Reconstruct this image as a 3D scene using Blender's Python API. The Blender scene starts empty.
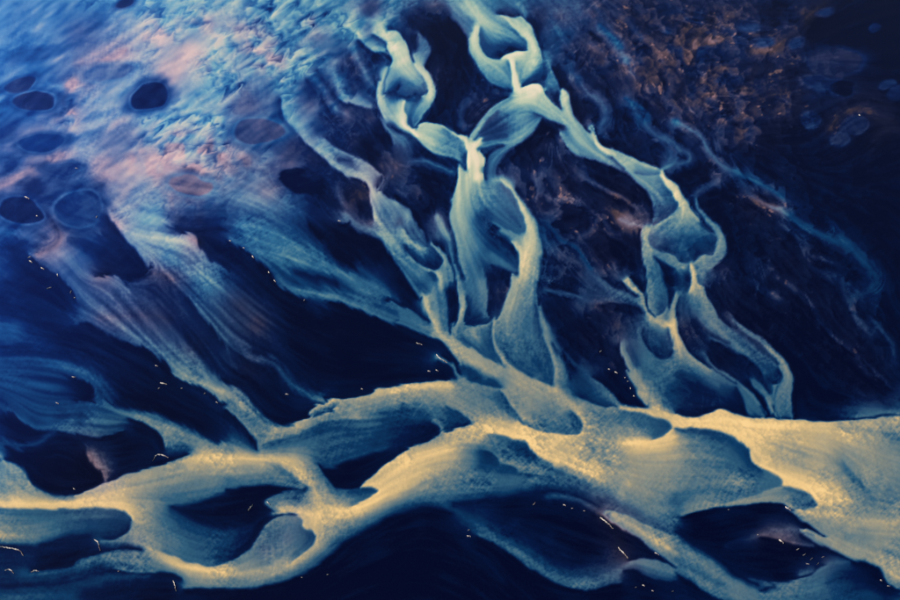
import bpy, math, random
import numpy as np
from mathutils import Vector

# ------------------------------------------------------------------ camera, sky, sun, exposure
scene = bpy.context.scene
CAM_H, PITCH, LENS = 300.0, math.radians(40), 50.0
cam_d = bpy.data.cameras.new('camera'); cam = bpy.data.objects.new('camera', cam_d)
scene.collection.objects.link(cam); scene.camera = cam
cam_d.lens = LENS; cam_d.sensor_width = 36; cam_d.clip_start = 1; cam_d.clip_end = 60000
cam.location = (0, 0, CAM_H); cam.rotation_euler = (math.pi/2 - PITCH, 0, 0)

SUN_EL, SUN_AZ = math.radians(38), math.radians(-82)       # azimuth from +Y, negative = to the left
world = bpy.data.worlds.new('World'); scene.world = world; world.use_nodes = True
nt = world.node_tree; bg = nt.nodes['Background']
sky = nt.nodes.new('ShaderNodeTexSky'); sky.sky_type = 'NISHITA'; sky.sun_disc = False
sky.sun_elevation = SUN_EL; sky.sun_rotation = SUN_AZ; sky.air_density = 1.3; sky.dust_density = .6; sky.ozone_density = 2.0
nt.links.new(sky.outputs[0], bg.inputs[0]); bg.inputs[1].default_value = .07
sun_d = bpy.data.lights.new('sun', 'SUN'); sun_d.energy = 3.4; sun_d.angle = math.radians(.5); sun_d.color = (1, .95, .87)
sun = bpy.data.objects.new('sun', sun_d); scene.collection.objects.link(sun)
sdir = Vector((math.sin(SUN_AZ)*math.cos(SUN_EL), math.cos(SUN_AZ)*math.cos(SUN_EL), math.sin(SUN_EL)))
sun.rotation_euler = sdir.to_track_quat('Z', 'Y').to_euler(); sun.location = sdir*800
scene.view_settings.view_transform = 'Standard'; scene.view_settings.look = 'None'
scene.view_settings.exposure = .35; scene.view_settings.gamma = 1
scene.render.engine = 'CYCLES'

# Survey of the delta. Every block starts with @x,y (photo pixel of the block's corner); coordinates are quarter pixels.
#  E left/right  : step edge of a bar (silt value on either side)      C v : crest or trough line (x,y[,v])
#  D v r : spot heights       K v / Q v r : exposed pink sand lines / spots      R v r : crumbly crust spots
SURVEY = '''
@0,450
E .05/.55 g2 : -80,30 60,60 100,90 130,135 180,167 240,186 300,184
E .04/.7 : 300,184 350,165 420,135 520,95 620,70 700,40 760,22
C .95 : -80,222,.9 0,222 150,224 300,208 420,192,.92 500,180,.85
E .92/.45>.3 : -80,232 0,235 100,240 200,240 330,233 430,235 490,250 525,275 528,290
E .55/.12 : 528,290 510,325 480,350 440,362 410,360
C .68 : -80,345 0,350 90,352,.6 170,340,.5 250,310,.38
E .5>.25/.12 g2 : -80,372 0,375 60,378 150,380 200,365 300,340 360,335
D .05 5 : 300,400 230,440
D .14 4 : 60,430 130,420
C .6 : 440,372,.45 540,370,.55 620,415,.72 700,457,.85 800,482,.92 900,488,.9
E .42>.35/.8 : 640,402 720,440 800,460 850,466 905,452
D .5 5 : 640,360 700,380
D .33 5 : 850,410
E .5/.02 : 735,556 800,552 900,553
E .45/.07 : 460,475 520,490 600,490 680,487 720,500 735,520
C .42 : 80,498,.3 200,486,.36 300,468,.4 400,432,.42 480,418,.45 560,422,.48 620,440,.55
E .07/.34 : 130,490 200,478 290,470 310,445 400,415 480,400 560,400
C .34 : 0,596 150,585,.3 300,592,.25
C .12 : 0,545 200,535 300,512 450,482
C .1 : 330,575 480,540 620,520
C .25 : 100,560 300,545 480,510 600,505
D .03 6 : 600,595 680,570
C .05 : 750,243 820,252 905,255
E .42/.1 g3 : 685,222 760,214 850,190 905,172
E .08/.3 g3 : 685,234 740,265 800,300 905,330
C .95 : 740,45,.85 800,30 905,32
D .64 6 : 600,140 700,110
D .85 5 : 480,180
D .66 6 : 560,240 600,300
D .52 5 : 800,140
C .62 : -60,0,.7 20,50,.68 60,110,.62 120,170,.65 200,200,.75
D .42 5 : 20,165 -60,170
D .03 8 : 200,80 300,100 500,30
E .42>.5/.04 : 345,10 360,55 400,90 420,132
D .1 4 : 520,70
K .8 : 350,20 372,60 410,110
Q 0 8 : 250,60 500,40 600,300 200,300 300,400 800,200 700,450
Q .35 3 : 520,380 560,360
@225,450
C .93 : 0,38 150,38,.92 250,45,.9 320,85,.8 350,140,.75 370,200,.74 400,235,.85 480,247,.95 560,227,.97 640,190,.9 720,155,.85 800,110,.8
E .04/.45>.3 : 370,60 388,90 410,120 440,148 480,156 540,151
E .04/.85 : 540,150 560,130 600,105 630,75 680,40 730,0
E .92/.2>.5 : 540,150 590,153 610,165 600,180 560,200 500,232
E .28/.06 g2 : 390,72 450,60 550,25 650,0
D .03 6 : 500,100 590,60
D .58 5 : 100,85 200,90
C .42 : 0,118 40,128 100,125,.45 200,110,.5
E .42/.05 : 0,160 60,150 150,142 250,148 300,158 325,152
E .72/.42 : 200,65 230,75 280,105 310,135 325,152
D .03 8 : 100,200 50,250 150,290
E .04/.5>.3 : 205,252 160,207 200,180 240,163 300,159
D .25 3 : 260,190
D .5 4 : 290,220
C .9 : 198,258,.7 250,250 310,252 380,262
E .15>.05/.5 : -20,460 50,430 100,395 130,350 160,305 200,275 250,260 290,262
E .8/.42>.25 : 290,262 310,285 312,310 345,325 362,350
E .8/.25>.5 : 362,350 350,380 320,410 285,440 265,460
D .4 6 : 200,380 150,430
C .7 : 0,500,.8 60,500 150,490 220,470
C .75 : 100,525,.6 200,492,.68 270,452,.78 340,402,.75 380,345,.75 360,290,.9
E .5>.3/.03 g1.5 : -10,555 100,553 200,535 280,510 350,470 420,420
E .35>.3/.04 g3 : 420,420 500,350 580,310 660,265 750,232 830,222 905,240
D .26 4 : 30,340 20,400
D .12 4 : 90,330 60,290
D .62 6 : 880,110 800,150
D .5 6 : 760,190
C .9 : 680,85 760,42 850,17 905,5
D .02 8 : 500,500 700,480 300,590 850,400
D .09 6 : 600,380 780,300
Q 0 8 : 100,220 500,400 500,80 800,300 300,90
Q .35 4 : 290,260 160,400 250,350
@450,450
E .85>.7/.12>.35 : 240,-50 292,-26 325,2 348,22 392,44 424,66
E .7>.5/.36 g4 : 424,68 500,100 600,145 680,185 760,235 850,285 905,300
C .95 : 350,5 450,45 550,80 640,112,.88 720,135,.75
D .68 8 : 800,60 700,60
D .62 6 : 880,150 820,130
E .35/.25 : 120,5 170,18 200,45 190,55
E .45/.28 : 200,50 235,55 265,72 270,90
E .42/.28 : 270,92 340,100 400,115 425,132
D .14 4 : 290,8
C .48 : 0,160 150,150,.45 280,132,.45 400,108,.5 480,130,.42
E .3/.09 g3 : 0,215 100,203 200,185 300,172 400,160 470,170
D .35 6 : 560,155 650,200 680,240
D .33 6 : 800,290
D .12 3 : 890,285
C .3 : 0,238,.22 80,282,.28 150,342,.36 250,397,.42 330,442,.4 400,502,.38 480,540,.42 560,545,.42 640,512,.38 720,460,.42
E .36/.03 : 110,342 180,377 260,432 340,487 420,532 500,556 580,556 680,530
D .16 6 : 250,310 320,350
D .14 6 : 450,450
D .03 8 : 420,260 550,350 520,420
D .17 5 : 400,350
T .32/.1 4 : 350,190 430,190 520,210 600,245 640,272
E .22/.04 : 430,205 520,240 590,266
E .32/.65 : 620,245 700,260 760,290 840,325 905,345
E .5/.05 : 620,264 680,312 740,347 800,387 850,432 905,470
C .72 : 640,258 720,300 800,350 905,415,.65
E .08/.48 : 720,447 780,437 850,452 905,477
E .3/.06 : 690,480 740,480 800,510 905,528
C .48 : 760,455 850,480 905,500
D .03 8 : 250,560 100,500 650,590 800,570
C .07 : 50,380 150,440 220,520
Q 0 8 : 400,300 200,100 700,100 200,500
K .8 : 600,270 650,310 690,370
K .8 : 670,395 710,435
@675,450
E .88/.22 : 295,-5 300,30 320,62 350,80
E .95/.42 : 350,76 400,100 430,125 432,143
E .95/.38 : 432,143 500,165 555,195 575,215
E .78/.38 : 575,215 560,232 520,239 480,237
E .62/.42 : 432,146 380,162 310,187 250,197 180,217
E .62/.03 : 20,266 100,241 180,226 260,221 350,214 420,216 480,236
D .5 8 : 150,90 250,120
D .45 6 : 60,180 150,190
D .27 5 : 20,240 0,200
D .52 5 : 400,200
C .97 : 340,66 440,112 540,147 640,178,.92 700,210,.85
D .66 8 : 420,30 500,50 600,100
C .72 : 490,240,.8 560,262 700,290 800,300 905,285
D .48 6 : 850,230 800,200
D .58 8 : 860,100 720,230
E .58/.42 : 680,50 730,110 770,150
D .6 6 : 880,40
E .55/.04 : 450,236 520,290 600,352
E .04/.55 : 505,314 550,327 600,356
C .72 : 510,320 580,352 660,392 720,427 800,452 850,490 905,525
E .55/.05 : 500,322 560,372 640,407 700,438 760,450 810,475 850,530 885,556 905,560
D .55 8 : 750,350 880,420 680,340
D .02 8 : 300,280 100,310 400,440 200,380
C .32 : 340,338 400,325 480,324 560,345,.4
E .3/.04 : 340,344 420,357 480,378 560,390
C .32 : 200,385,.12 260,360,.16 340,340
C .35 : 500,502 560,487 600,462 640,446 700,450
E .04/.42 : 390,527 460,527 520,512 560,492 600,464
D .13 5 : 680,490 720,520
D .04 6 : 800,520 840,560
D .45 6 : 480,570 560,550
D .32 6 : 640,560 620,600
C .25 : 700,600 760,570 820,590
E .07/.45 g3 : 0,335 60,385 140,430 200,480 260,520 330,556
E .09/.3 : 300,515 385,535 385,548 340,562
C .52 : 0,390 80,440 160,492 260,545 340,572,.5 450,580,.5
C .38 : 0,440 100,495 200,540
C .5 : 0,478,.42 100,530 180,568 250,602
E .4/.05 : 0,492 80,542 160,588 200,605
Q .5 3 : 600,440 560,420 620,400
Q 0 8 : 200,300 300,100 700,200 800,500 100,450
K .7 : 345,342 420,362 470,390
@0,300
D .04 8 : 250,180 500,350 600,430 350,130 50,520 500,570 750,500
C .3 : 440,0,.28 520,80,.34 620,190,.42 700,270,.55 800,330,.66 905,372,.85
E .3>.5/.06 g1.2 : 290,90 350,92 410,125 470,155 530,180 600,207 650,235 680,270 700,310
E .6/.1 : 690,297 760,332 840,367 872,402 905,415
D .25 6 : 560,20
C .14 : 690,60 780,160 850,260 880,310
E .34/.15 : 752,0 830,92 880,160 905,195
C .28 : -60,95 0,102 60,110 110,130,.16
C .3 : -60,290 0,290 100,290,.25
C .2 : 0,200,.12 100,190,.1
C .3 : 150,252,.2 250,265,.28 330,290,.32 390,330,.33 430,390,.25 470,432,.2
E .28/.03 : 290,306 340,326 370,352 376,385 350,405 300,411
C .26 : -60,370,.2 0,385,.22 60,432,.28 110,480,.32
E .28/.05 : 30,442 80,477 120,502 160,517 200,522
C .42 : 170,511,.32 260,502,.42 340,507,.46 430,517,.4 490,506,.22
E .34/.05 : 230,527 300,537 380,547 440,541 490,522
D .06 5 : 250,460 330,460
C .3 : 250,420,.3 330,410,.22 420,427,.3 500,462,.4 560,474,.58 620,500,.64 700,525,.64 800,562,.6 905,596,.62
E .55/.03 : 520,472 580,488 620,512 650,552 660,594
E .08/.4 g2 : 430,418 540,440 640,463 720,498 800,543 880,578
T .27/.06 5 : 0,565 80,587 150,572,.22 200,532,.15
D .35 4 : 0,590
Q 0 8 : 250,180 500,350 100,300 400,500 50,520
Q .3 8 : 640,100 780,180
K .5 : 400,75 460,70 600,60 680,80
@225,300
D .04 8 : 400,180 500,300 650,230 300,150
E .4/.04 g1.2 : 420,2 480,17 540,42 600,72 680,97 760,127 830,152
E .7/.05 : 830,152 870,178 905,203
E .4/.28 : 600,14 650,25 690,50 700,75 685,95
C .42 : 560,22 650,62,.36 750,95,.42 820,128,.5
E .05/.4 : 640,8 700,20 760,50 800,82 830,100
C .75 : 795,-5 810,40 830,80 860,120 905,163
D .3 4 : 855,50
D .24 8 : 80,50 120,110
D .3 5 : 20,30
T .36/.1 7 : 40,180,.28 120,230 200,250 240,300 270,342 330,372,.4 380,397,.45 420,416,.52
D .05 5 : 300,250 320,300 340,340
D .05 5 : 200,360 250,400 180,430
D .1 5 : 80,300 120,330
C .6 : 0,362,.68 50,402,.6 110,452,.55 160,500,.6 220,514,.72
E .06/.45 g2 : -10,332 70,362 115,420 160,470 220,500 275,494
E .55/.04 : 0,436 40,466 80,511 120,557 132,597
E .05/.75 : 275,494 330,475 345,462
E .04/.78 : 400,412 440,401 520,396 570,376 650,350 740,335 820,328 905,325
E .04/.8 : 338,466 338,445 380,420 402,418
C .15 : 352,468 400,452 440,436
C .76 : 200,520,.75 300,506,.75 400,462,.66 470,430,.66 560,394,.8 650,370,.85 780,347,.88 905,346,.85
E .58/.34 : 160,582 220,552 300,527 400,487 480,477 540,482
D .22 6 : 640,470 720,440
D .36 6 : 560,540 450,500
D .4 6 : 300,550 200,590
D .52 6 : 870,420 800,400
E .5>.85/.07 : 825,483 858,505 862,530 845,548 800,572 735,592
D .12 5 : 740,510
D .05 5 : 800,530 740,575
D .2 6 : 600,590
Q .75 8 : 130,100
Q .45 8 : 60,20 90,280
Q 0 8 : 400,200 500,500 600,50 300,400
@450,300
C .8 : -5,163 60,200,.76 130,242,.72 200,285,.72 300,340,.7
E .36/.72 : 10,140 50,180 90,200 110,206 170,250 215,275
D .42 5 : 100,150 60,140
C .72 : 180,80,.6 172,120 180,170 205,222 240,267 290,303
E .5>.28/.7 : 190,90 184,140 196,195 235,255 280,291 340,316 402,346
D .52 6 : 240,40 230,100
D .45 6 : 310,150
D .28 6 : 380,310 330,280
D .35 5 : 260,240
E .32/.52 : 412,342 412,300 400,222 385,152 365,60 358,10
C .52 : 372,80 388,150 414,230 428,300,.5
D .24 4 : 455,250
D .3 5 : 465,340
D .18 4 : 505,378
D .2 4 : 352,120
E .14/.5 : 55,90 100,100 150,98 175,80
D .13 4 : 110,60
C .6 : 65,-5,.55 45,60,.6 15,120,.66
D .05 4 : 0,40 -20,230
C .58 : 0,255 18,272 30,300 60,326 90,336
C .25 : 60,262 110,300 150,315 190,342
E .22/.52 : 60,320 130,341 180,356 206,356
D .52 6 : 100,400 160,440
E .3/.62 : 322,507 280,467 240,412 200,362
C .62 : 215,360 260,410 300,462 350,500
E .2/.82 : -20,530 50,509 95,498
E .25/.62 : 95,497 60,470 20,440 -20,420
D .2 4 : 0,490
C .95 : 95,508,.9 200,517 300,532 420,560 520,566 640,573 760,576 870,562,.9 905,548
E .78/.3 : 490,445 520,478 530,505 515,540
E .4/.88 : 350,522 430,537 515,541
D .5 6 : 400,430
D .36 5 : 460,490
C .75 : 408,350,.8 450,387 500,432 560,492,.7 620,532,.75
D .52 6 : 600,480 560,450
E .85/.32 : 690,441 770,456 840,476 880,496 886,515
E .9/.36 : 886,515 860,542 810,562
D .38 6 : 780,505 660,480
C .76 : 690,434 790,444,.82 850,460,.86 905,482,.9
E .15/.52 : 500,382 560,412 620,431 672,433
C .28 : 400,140,.2 450,210,.26 520,270,.3 570,320,.34 620,367,.42 672,422,.5
E .04/.45 : 570,312 640,366 690,412 750,428 788,430
D .17 5 : 560,370 520,330
D .04 8 : 500,100 620,230 650,320 430,90
E .05/.62 : 780,424 740,342 700,272 680,192
C .62 : 695,215,.52 740,290,.65 790,390,.7 830,432,.76
D .33 6 : 800,300 780,260
D .16 6 : 870,390
E .17/.48 : 772,120 770,170 790,205 830,230 860,236 880,215 892,170
C .6 : 780,0,.55 800,50 830,80 880,106,.7 905,112,.75
E .2/.5 : 785,10 800,40 830,66 860,60 877,20
Q .45 8 : 520,130 600,190 620,60
Q .9 2 : 685,178 640,280 610,200 745,115
Q .6 2 : 700,220
Q 0 8 : 200,200 400,400 100,450 820,300 550,380
@675,300
C .7 : 0,170,.85 20,250,.7 40,275,.6 100,297,.5 170,325,.42 240,352,.36
E .09/.5>.35 : 8,90 20,150 50,210 100,245 160,285 220,320 246,342
D .08 6 : 100,380 60,400
D .34 4 : 0,330
D .12 5 : 30,420 200,400
C .5 : 90,-5,.52 140,60 200,122,.44 280,182,.4 350,232,.35 400,285,.3
E .08/.4 : 150,-5 180,50 230,110 300,165 360,205 400,230 420,260
E .5/.14 : 415,265 430,300 425,325 400,340 375,330
E .34/.1 g2 : 130,130 200,172 260,212 320,244 370,272
T .42/.1 2.5 : 135,155 200,176 260,212
C .4 : 215,65,.28 270,112,.36 330,157,.42 390,207,.46 430,257,.52 455,310,.52 455,380,.45 440,450,.42 420,476,.38
E .03/.42 : 215,55 280,103 350,148 400,203 440,243 470,300 477,370 477,430 470,477
E .16/.5 : 402,470 398,420 408,370 430,322
C .42 : 310,322 340,372 370,412,.5 400,462,.72
E .05/.38 : 370,442 350,397 320,357 300,322
C .45 : 120,220 150,266,.5 200,312,.46 250,348,.38 290,402,.36 340,462,.38
E .05/.34 : 320,472 290,452 265,402 245,347 210,327 150,287 118,242
E .05/.38 : 130,213 170,278 230,322 270,343 320,398 360,468
D .08 6 : 200,200 330,120 60,150 280,260
E .08/.88 : -5,456 60,472 120,461 180,438 240,456 300,471 365,475 420,481 470,481 560,488 640,488
E .06/.7 : 640,488 720,481 800,471 905,466 985,460
C .95 : -5,492,.92 100,484 200,492,1 300,502,1 400,503,.95 550,512,.9 700,524,.8 800,545,.72
D .52 6 : 850,500
E .95/.28 : -5,510 100,515 180,525 240,550 275,580 297,602
D .5 6 : 80,560
D .34 5 : 200,555
D .74 8 : 600,575 450,570
C .48 : 670,465,.2 740,468 800,458 850,455 905,460 985,462
D .03 4 : 850,445 600,470
T .24/.07 4 : 702,-5,.22 710,40 740,90 790,140,.14
T .2/.06 3 : 800,90 850,150 875,200 870,260,.12
T .15/.05 3 : 700,200,.05 780,270 840,330 905,372
D 0 8 : 500,150 600,250 480,80
E 0/.07 : 840,335 790,292 740,232 680,192 600,132 540,62
D .05 8 : 560,300 700,360
D .06 8 : 800,200 650,80
D .02 6 : 820,380 560,420
Q .5 8 : 330,120 60,150 220,200
Q .8 2 : 390,60 400,130
Q .2 8 : 650,100 850,350
Q 0 8 : 400,300 300,500 700,540 500,200
Q .4 5 : 100,450
@0,150
D .1 8 : 60,60 130,150
C .42 : -40,160,.4 80,102 180,56,.42 250,20 300,-5,.45
C .4 : 200,262,.38 240,332,.36 225,380,.42 150,420,.4
D .52 10 : 650,80 560,60 780,50
D .5 8 : 420,90 370,30
D .48 8 : 550,250 620,230
D .52 8 : 500,190 620,150
C .6 : 430,262,.5 480,312,.56 560,342,.64 680,352,.62 750,362,.58
E .09/.5 g1.5 : 602,482 572,442 522,382 472,322 430,258
E .48/.08 g1.5 : 905,480 890,470 840,440 800,390 785,345 720,332
D .45 8 : 680,430
D .4 8 : 750,520 860,560
C .1 : 690,310 760,325 880,302
D .1 6 : 350,380 620,560 680,590
D .06 8 : 430,440 500,470
E .2/.05 g1.5 : 605,465 600,485 560,517 500,528
D .06 6 : 860,400
C .36 : 240,402,.42 290,450,.36 340,510,.36 420,522,.4 470,560,.36 500,602,.34
E .32/.06 : 115,425 180,470 240,512 290,562 310,602
E .08/.4 : 380,512 420,500 470,515 520,552
C .3 : -40,305 0,312 60,315 130,335,.26 180,355,.2
D .05 8 : 60,390 200,560 100,480
C .25 : -40,500 30,510,.2
C .28 : 270,318 330,312 390,322
D .15 6 : 300,350 420,330
D .18 5 : 260,120 400,140
C .35 : 370,160,.3 430,200,.4
Q 1 14 : 650,70 560,50 780,50 850,30 420,80
Q .9 6 : 500,170 700,200
K 1 : -40,160 80,102 180,56 250,20
K 1 : 195,262 240,332 225,380 150,420
K .7 : 440,265 480,310
K .8 : 760,358 800,370
K .9 : 390,505 430,502
K .7 : 600,490 650,500 690,520
Q .25 8 : 560,350 620,350
Q 0 10 : 600,260 680,440 350,400 100,400 310,240 800,540 60,60
Q .7 6 : 760,140
Q .8 4 : 800,290 720,290
@225,150
D .46 8 : 170,150 100,180
D .32 8 : 340,240 300,220
D .4 8 : 80,40 180,40
E .3/.05 : 330,187 260,162 220,122 230,86 290,70 370,75 430,110 452,165
D .04 6 : 330,125 380,140
D .1 6 : 400,230 430,200
D .42 8 : 150,290 80,330
C .45 : 50,362,.38 150,398,.45 260,420,.56 380,462,.52 500,512,.5 620,582,.42
E .05/.26 g3 : 330,312 370,362 400,384 450,440 520,490 620,550 700,592
D .3 6 : 330,380 300,340
E .36/.06 g1.2 : 15,362 80,402 130,442 180,492 200,532 250,562 330,602
C .13 : 280,485 340,510 420,522 450,540
C .4 : 190,482,.3 250,552 350,572,.46 460,594,.5
D .03 8 : 550,420 650,520 480,360
C .5 : 400,10,.46 450,60,.5 520,95,.55 570,120,.6 590,190,.62 620,260,.52 660,340,.45
E .1/.46 : 350,-5 430,8 520,30 590,60 630,95 634,140 615,172
D .44 4 : 560,65
E .48/.1 : 470,82 520,97 560,112 578,142 590,180
C .4 : 445,120,.32 460,180,.28 480,240,.4 510,300,.46 560,325,.46 610,342,.52 640,377,.58 690,412,.56
E .5/.05 : 575,170 590,230 605,290 640,340
E .05/.4 : 490,220 510,270 545,290 600,300
E .45/.03 : 450,285 490,290 530,320 590,347 630,392 690,442 720,492 750,552 790,592
D .38 5 : 660,220 700,250
C .48 : 660,195,.4 720,227,.5 742,270,.5 722,322,.56 745,362,.6 800,392,.5
E .06/.4 : 640,160 700,198 740,233 760,290 800,350 832,380
D .16 4 : 690,290
E .44>.1/.5 : 715,330 740,382 790,442 840,476 866,470
C .63 : 830,385 862,430 882,490 872,560
D .05 4 : 890,400 870,380
C .74 : 820,482 850,502 862,552 870,602
C .65 : 790,586 845,580
D .3 5 : 690,70 660,100
D .28 4 : 770,180
C .5 : 845,265 870,310 890,350
D .03 6 : 810,130 850,200
D .07 4 : 560,20 640,30
C .36 : 720,30,.28 800,45 860,70 905,77
D .1 5 : 520,140 530,170
Q .8 8 : 170,150 350,240 80,40
Q .6 8 : 250,40 60,90
Q .9 5 : 690,60 700,100
Q .9 3 : 770,180 620,50 530,190 575,290
K 1 : 845,265 870,310 890,350
Q .5 4 : 690,290 530,150
Q 0 8 : 330,130 150,330 550,420 300,500 600,240 700,230 850,550 60,330
@450,150
C .85 : 95,-5 100,40,.82 85,80,.74
C .74 : 45,90 35,160,.72 40,250,.7 60,330,.62 90,402,.52
E .7/.1 : 62,-5 74,40 60,80 40,70 28,130 10,200 -2,270
E .12/.62 : 128,-5 130,40 135,80 160,110 200,120
D .52 6 : 150,150 110,130
D .44 6 : 200,220 160,200
E .76/.4>.34 : 200,120 250,175 285,240 303,300 303,322
E .52>.45/.34 : 303,322 270,336 220,310 160,280 100,240
C .77 : 210,125,.8 260,178 300,236 322,300 335,360 305,430,.8 295,470,.8 282,520,.76 262,602,.7
E .12/.6 g2 : 255,160 300,213 345,280 362,350 370,420 357,500 347,602
C .08 : 150,312,.15 200,350 240,388 262,430
C .6 : 60,380 130,400,.46 200,442,.42 262,482,.35
E .34/.09 : 140,452 200,470 250,490 276,496
E .8/.1>.3 : 245,372 267,402 277,442 279,492
C .48 : 200,320 260,350,.52 292,400,.72
D .5 5 : 70,450 100,520
E .1/.4 : 130,470 150,520 156,602
E .6>.5/.1>.25 : 0,300 14,360 36,450 44,520 60,602
C .5 : 10,370 20,450,.45 35,540 50,592,.6
D .06 5 : 190,530 170,490
E .7/.08 : 248,498 238,560 226,602
D .08 6 : 330,200 480,60 560,130
C .28 : 340,80 355,150 370,110 400,65
T .3/.1 4 : 360,285,.18 410,320,.28 440,360,.25 500,386,.3 540,442,.28 580,502,.32 620,552,.36 680,562,.42 730,592,.46
D .18 6 : 450,480 400,500
D .12 6 : 420,400 550,560
T .36/.1 3 : 370,560 450,570 560,590 630,592
C .4 : 480,5,.3 540,22,.4 620,47,.4 690,82,.35
E .34/.07 : 480,12 560,45 640,70 702,92
E .56/.3 : 600,14 650,40 690,65 709,88
C .6 : 620,0 680,30 740,62 800,82,.56 842,97,.66
C .5 : 720,100 780,152 850,192,.46 880,232,.4
E .45/.05 : 705,92 760,140 800,190 812,240 806,290
C .84 : 845,90 870,130 905,175
E .78/.35>.25 : 830,100 860,140 893,190 905,240
E .25/.52 : 810,302 850,290 890,260 905,248
C .64 : 800,310,.7 782,340 782,400,.6 802,480,.5 830,562,.5
E .5/.05 : 768,310 770,380 780,450 790,540 800,602
E .36>.2/.55 : 800,322 792,360 805,390 840,408 905,388
E .06/.4 : 842,415 852,470 862,540 872,602
C .46 : 840,418 905,442
D .04 5 : 890,520 880,480
C .42 : 680,272 730,295 770,296,.5
C .62 : 700,515 740,552 772,592
D .03 8 : 610,220 680,400 480,250 700,460
D .05 6 : 300,80 600,400
D .07 5 : 640,160
Q 1 3 : 320,18 335,22
Q .5 8 : 350,220 480,130 640,120 600,420
Q .9 3 : 690,275 740,292 590,400 650,440 215,580
K .6 : 700,515 740,552
K .5 : 215,105 240,140
Q 0 8 : 150,200 200,420 430,480 800,500 850,180 320,400
@675,150
C .85 : 0,150 20,190 40,240,.76
D .6 5 : 60,280 20,270
D .48 4 : 100,315
E .5/.4>.08 : 110,270 150,310 168,345 160,390 120,420 85,450 60,455 30,440 8,418
C .36 : 30,340 30,390
D .1 4 : 100,380 70,410
D .3 4 : 0,330
C .5 : 80,190,.36 100,250,.48 150,300,.6 190,345,.56 195,390,.46 150,442,.45 100,512,.42
E .07/.45 : 78,172 125,258 182,318 212,370 207,405 162,462 127,522 95,542
E .08/.48 : 162,318 120,278 92,242 72,180
C .55 : -5,430,.5 40,452 70,470,.72 75,520,.82 85,562,.7
E .36>.06/.75>.5 : 86,462 86,510 96,540 120,560 135,602
E .7/.05 : -5,455 40,478 60,508 60,550 30,602
C .6 : 70,465,.7 100,432 120,422,.5
D .52 5 : 70,585
T .32/.1 6 : 120,-5,.2 170,50 230,92,.36 280,142,.3 330,182,.25
T .4/.12 5 : 230,75,.42 300,120 370,152,.3 430,192,.32 440,232,.3
D .08 4 : 290,115 360,185
T .46/.09 6 : 300,185,.3 360,210,.42 420,235,.5 460,260,.42 500,300,.4 570,332,.32 640,367,.26 690,402,.2
T .34/.1 8 : 610,325,.25 670,357,.36 720,412,.3 780,472,.25 810,522,.2 770,572,.15 700,592,.2
D .04 8 : 300,330 200,250 500,480 700,250 800,350
D .015 10 : 850,250 330,560 800,100 860,480
D .07 8 : 400,420 600,500 500,150
D .06 4 : 40,100 230,420
Q .35 10 : 250,330 400,480 560,420
Q .6 4 : 510,90 215,510 660,400
K .9 : 360,210 420,235
Q .8 2 : 250,185 395,130 180,100
Q .1 12 : 850,300 750,200 330,560
Q 0 8 : 60,290 150,400 100,590
@0,0
D .38 14 : 100,40 300,60 200,150 60,150
D .32 8 : 30,280 280,200
D .22 5 : 380,85 330,110
C .4 : 270,345,.5 330,292 420,242,.46 500,200,.48
D .54 12 : 750,220 620,130 820,40
D .5 8 : 480,490 330,400 680,500
D .52 10 : 850,380 640,50 850,520
D .36 8 : 430,560 520,530
D .17 6 : 230,330 280,400
C .4 : 40,600 100,545 200,512 290,505,.45
C .38 : -40,415 60,370,.4 160,345,.34 260,350,.45
D .13 5 : 40,520 0,545
C .38 : -20,260 40,235 110,195 150,190
Q 1 12 : 750,220 620,130 680,290
Q .8 8 : 480,500 700,560 830,100
K 1 : 270,345 330,292 420,242 500,200
K .8 : 230,480 290,450
K .6 : 40,600 100,545 200,512
Q .5 8 : 360,170 300,130 430,560
Q .1 12 : 100,60 850,380 650,50 130,400 60,200 220,330 600,390
R .9 16 : 750,100 850,200 700,500 850,520 700,60
R .7 10 : 400,430 300,440 600,520
R .1 14 : 100,100 450,270 430,560 150,400 600,390 720,240
@225,0
D .46 14 : 200,120 400,60 300,250 120,250 480,40
D .34 10 : 80,420 150,440
D .14 6 : 130,530 180,530
D .36 10 : 330,430 420,400
D .2 6 : 450,480 480,520
D .1 6 : 560,560 600,540
C .52 : 228,398,.56 260,450 300,510 350,562 400,602
E .18/.5 : 340,592 300,542 242,472 220,392
C .68 : 620,90,.6 660,130,.7 700,190,.75 740,250,.7 790,310,.6
C .58 : 505,80,.5 530,130,.6 590,172,.5 635,186,.36
E .42/.1 : 510,132 560,172 620,206 655,212
E .62/.3 : 575,130 620,145 650,172 648,192 615,190
E .1/.55 : 640,335 660,240 655,190
E .45>.2/.1 : 640,360 670,345 700,335 730,365 745,385 775,386
E .7/.5>.2 : 750,240 790,290 810,330 805,375 775,386
C .68 : 760,220,.58 790,280 830,330 836,390,.6 790,442,.5 742,492,.4
E .1/.58 : 760,208 810,268 842,330 844,390 812,442 770,492
C .1 : 650,366 690,376 720,388
C .65 : 630,340 620,400,.7 640,450 690,512 742,527,.86
E .1/.62 : 730,545 680,510 630,460 612,410 615,350 640,290
C .74 : 710,410,.68 708,460 725,510,.9 762,522,.95 800,562,.9
D .5 4 : 665,420
D .45 4 : 775,420
E .4>.14/.8 : 715,408 722,450 740,500 760,514
C .38 : 615,480,.32 660,532 720,562 742,592,.3
C .86 : 772,516,.95 830,506 905,522,.8
E .1/.85 : 762,511 800,496 830,500 905,514
D .6 6 : 850,560
C .44 : 770,140,.38 800,190 782,232,.5
E .1/.4 : 770,118 812,160 828,200 800,232
D .14 5 : 800,50 740,130 730,170
D .04 6 : 860,150 880,220 860,110
C .46 : 430,250,.4 450,330 480,390,.5 560,417 612,422
E .48/.1 : 455,396 500,416 560,430 612,432
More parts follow.
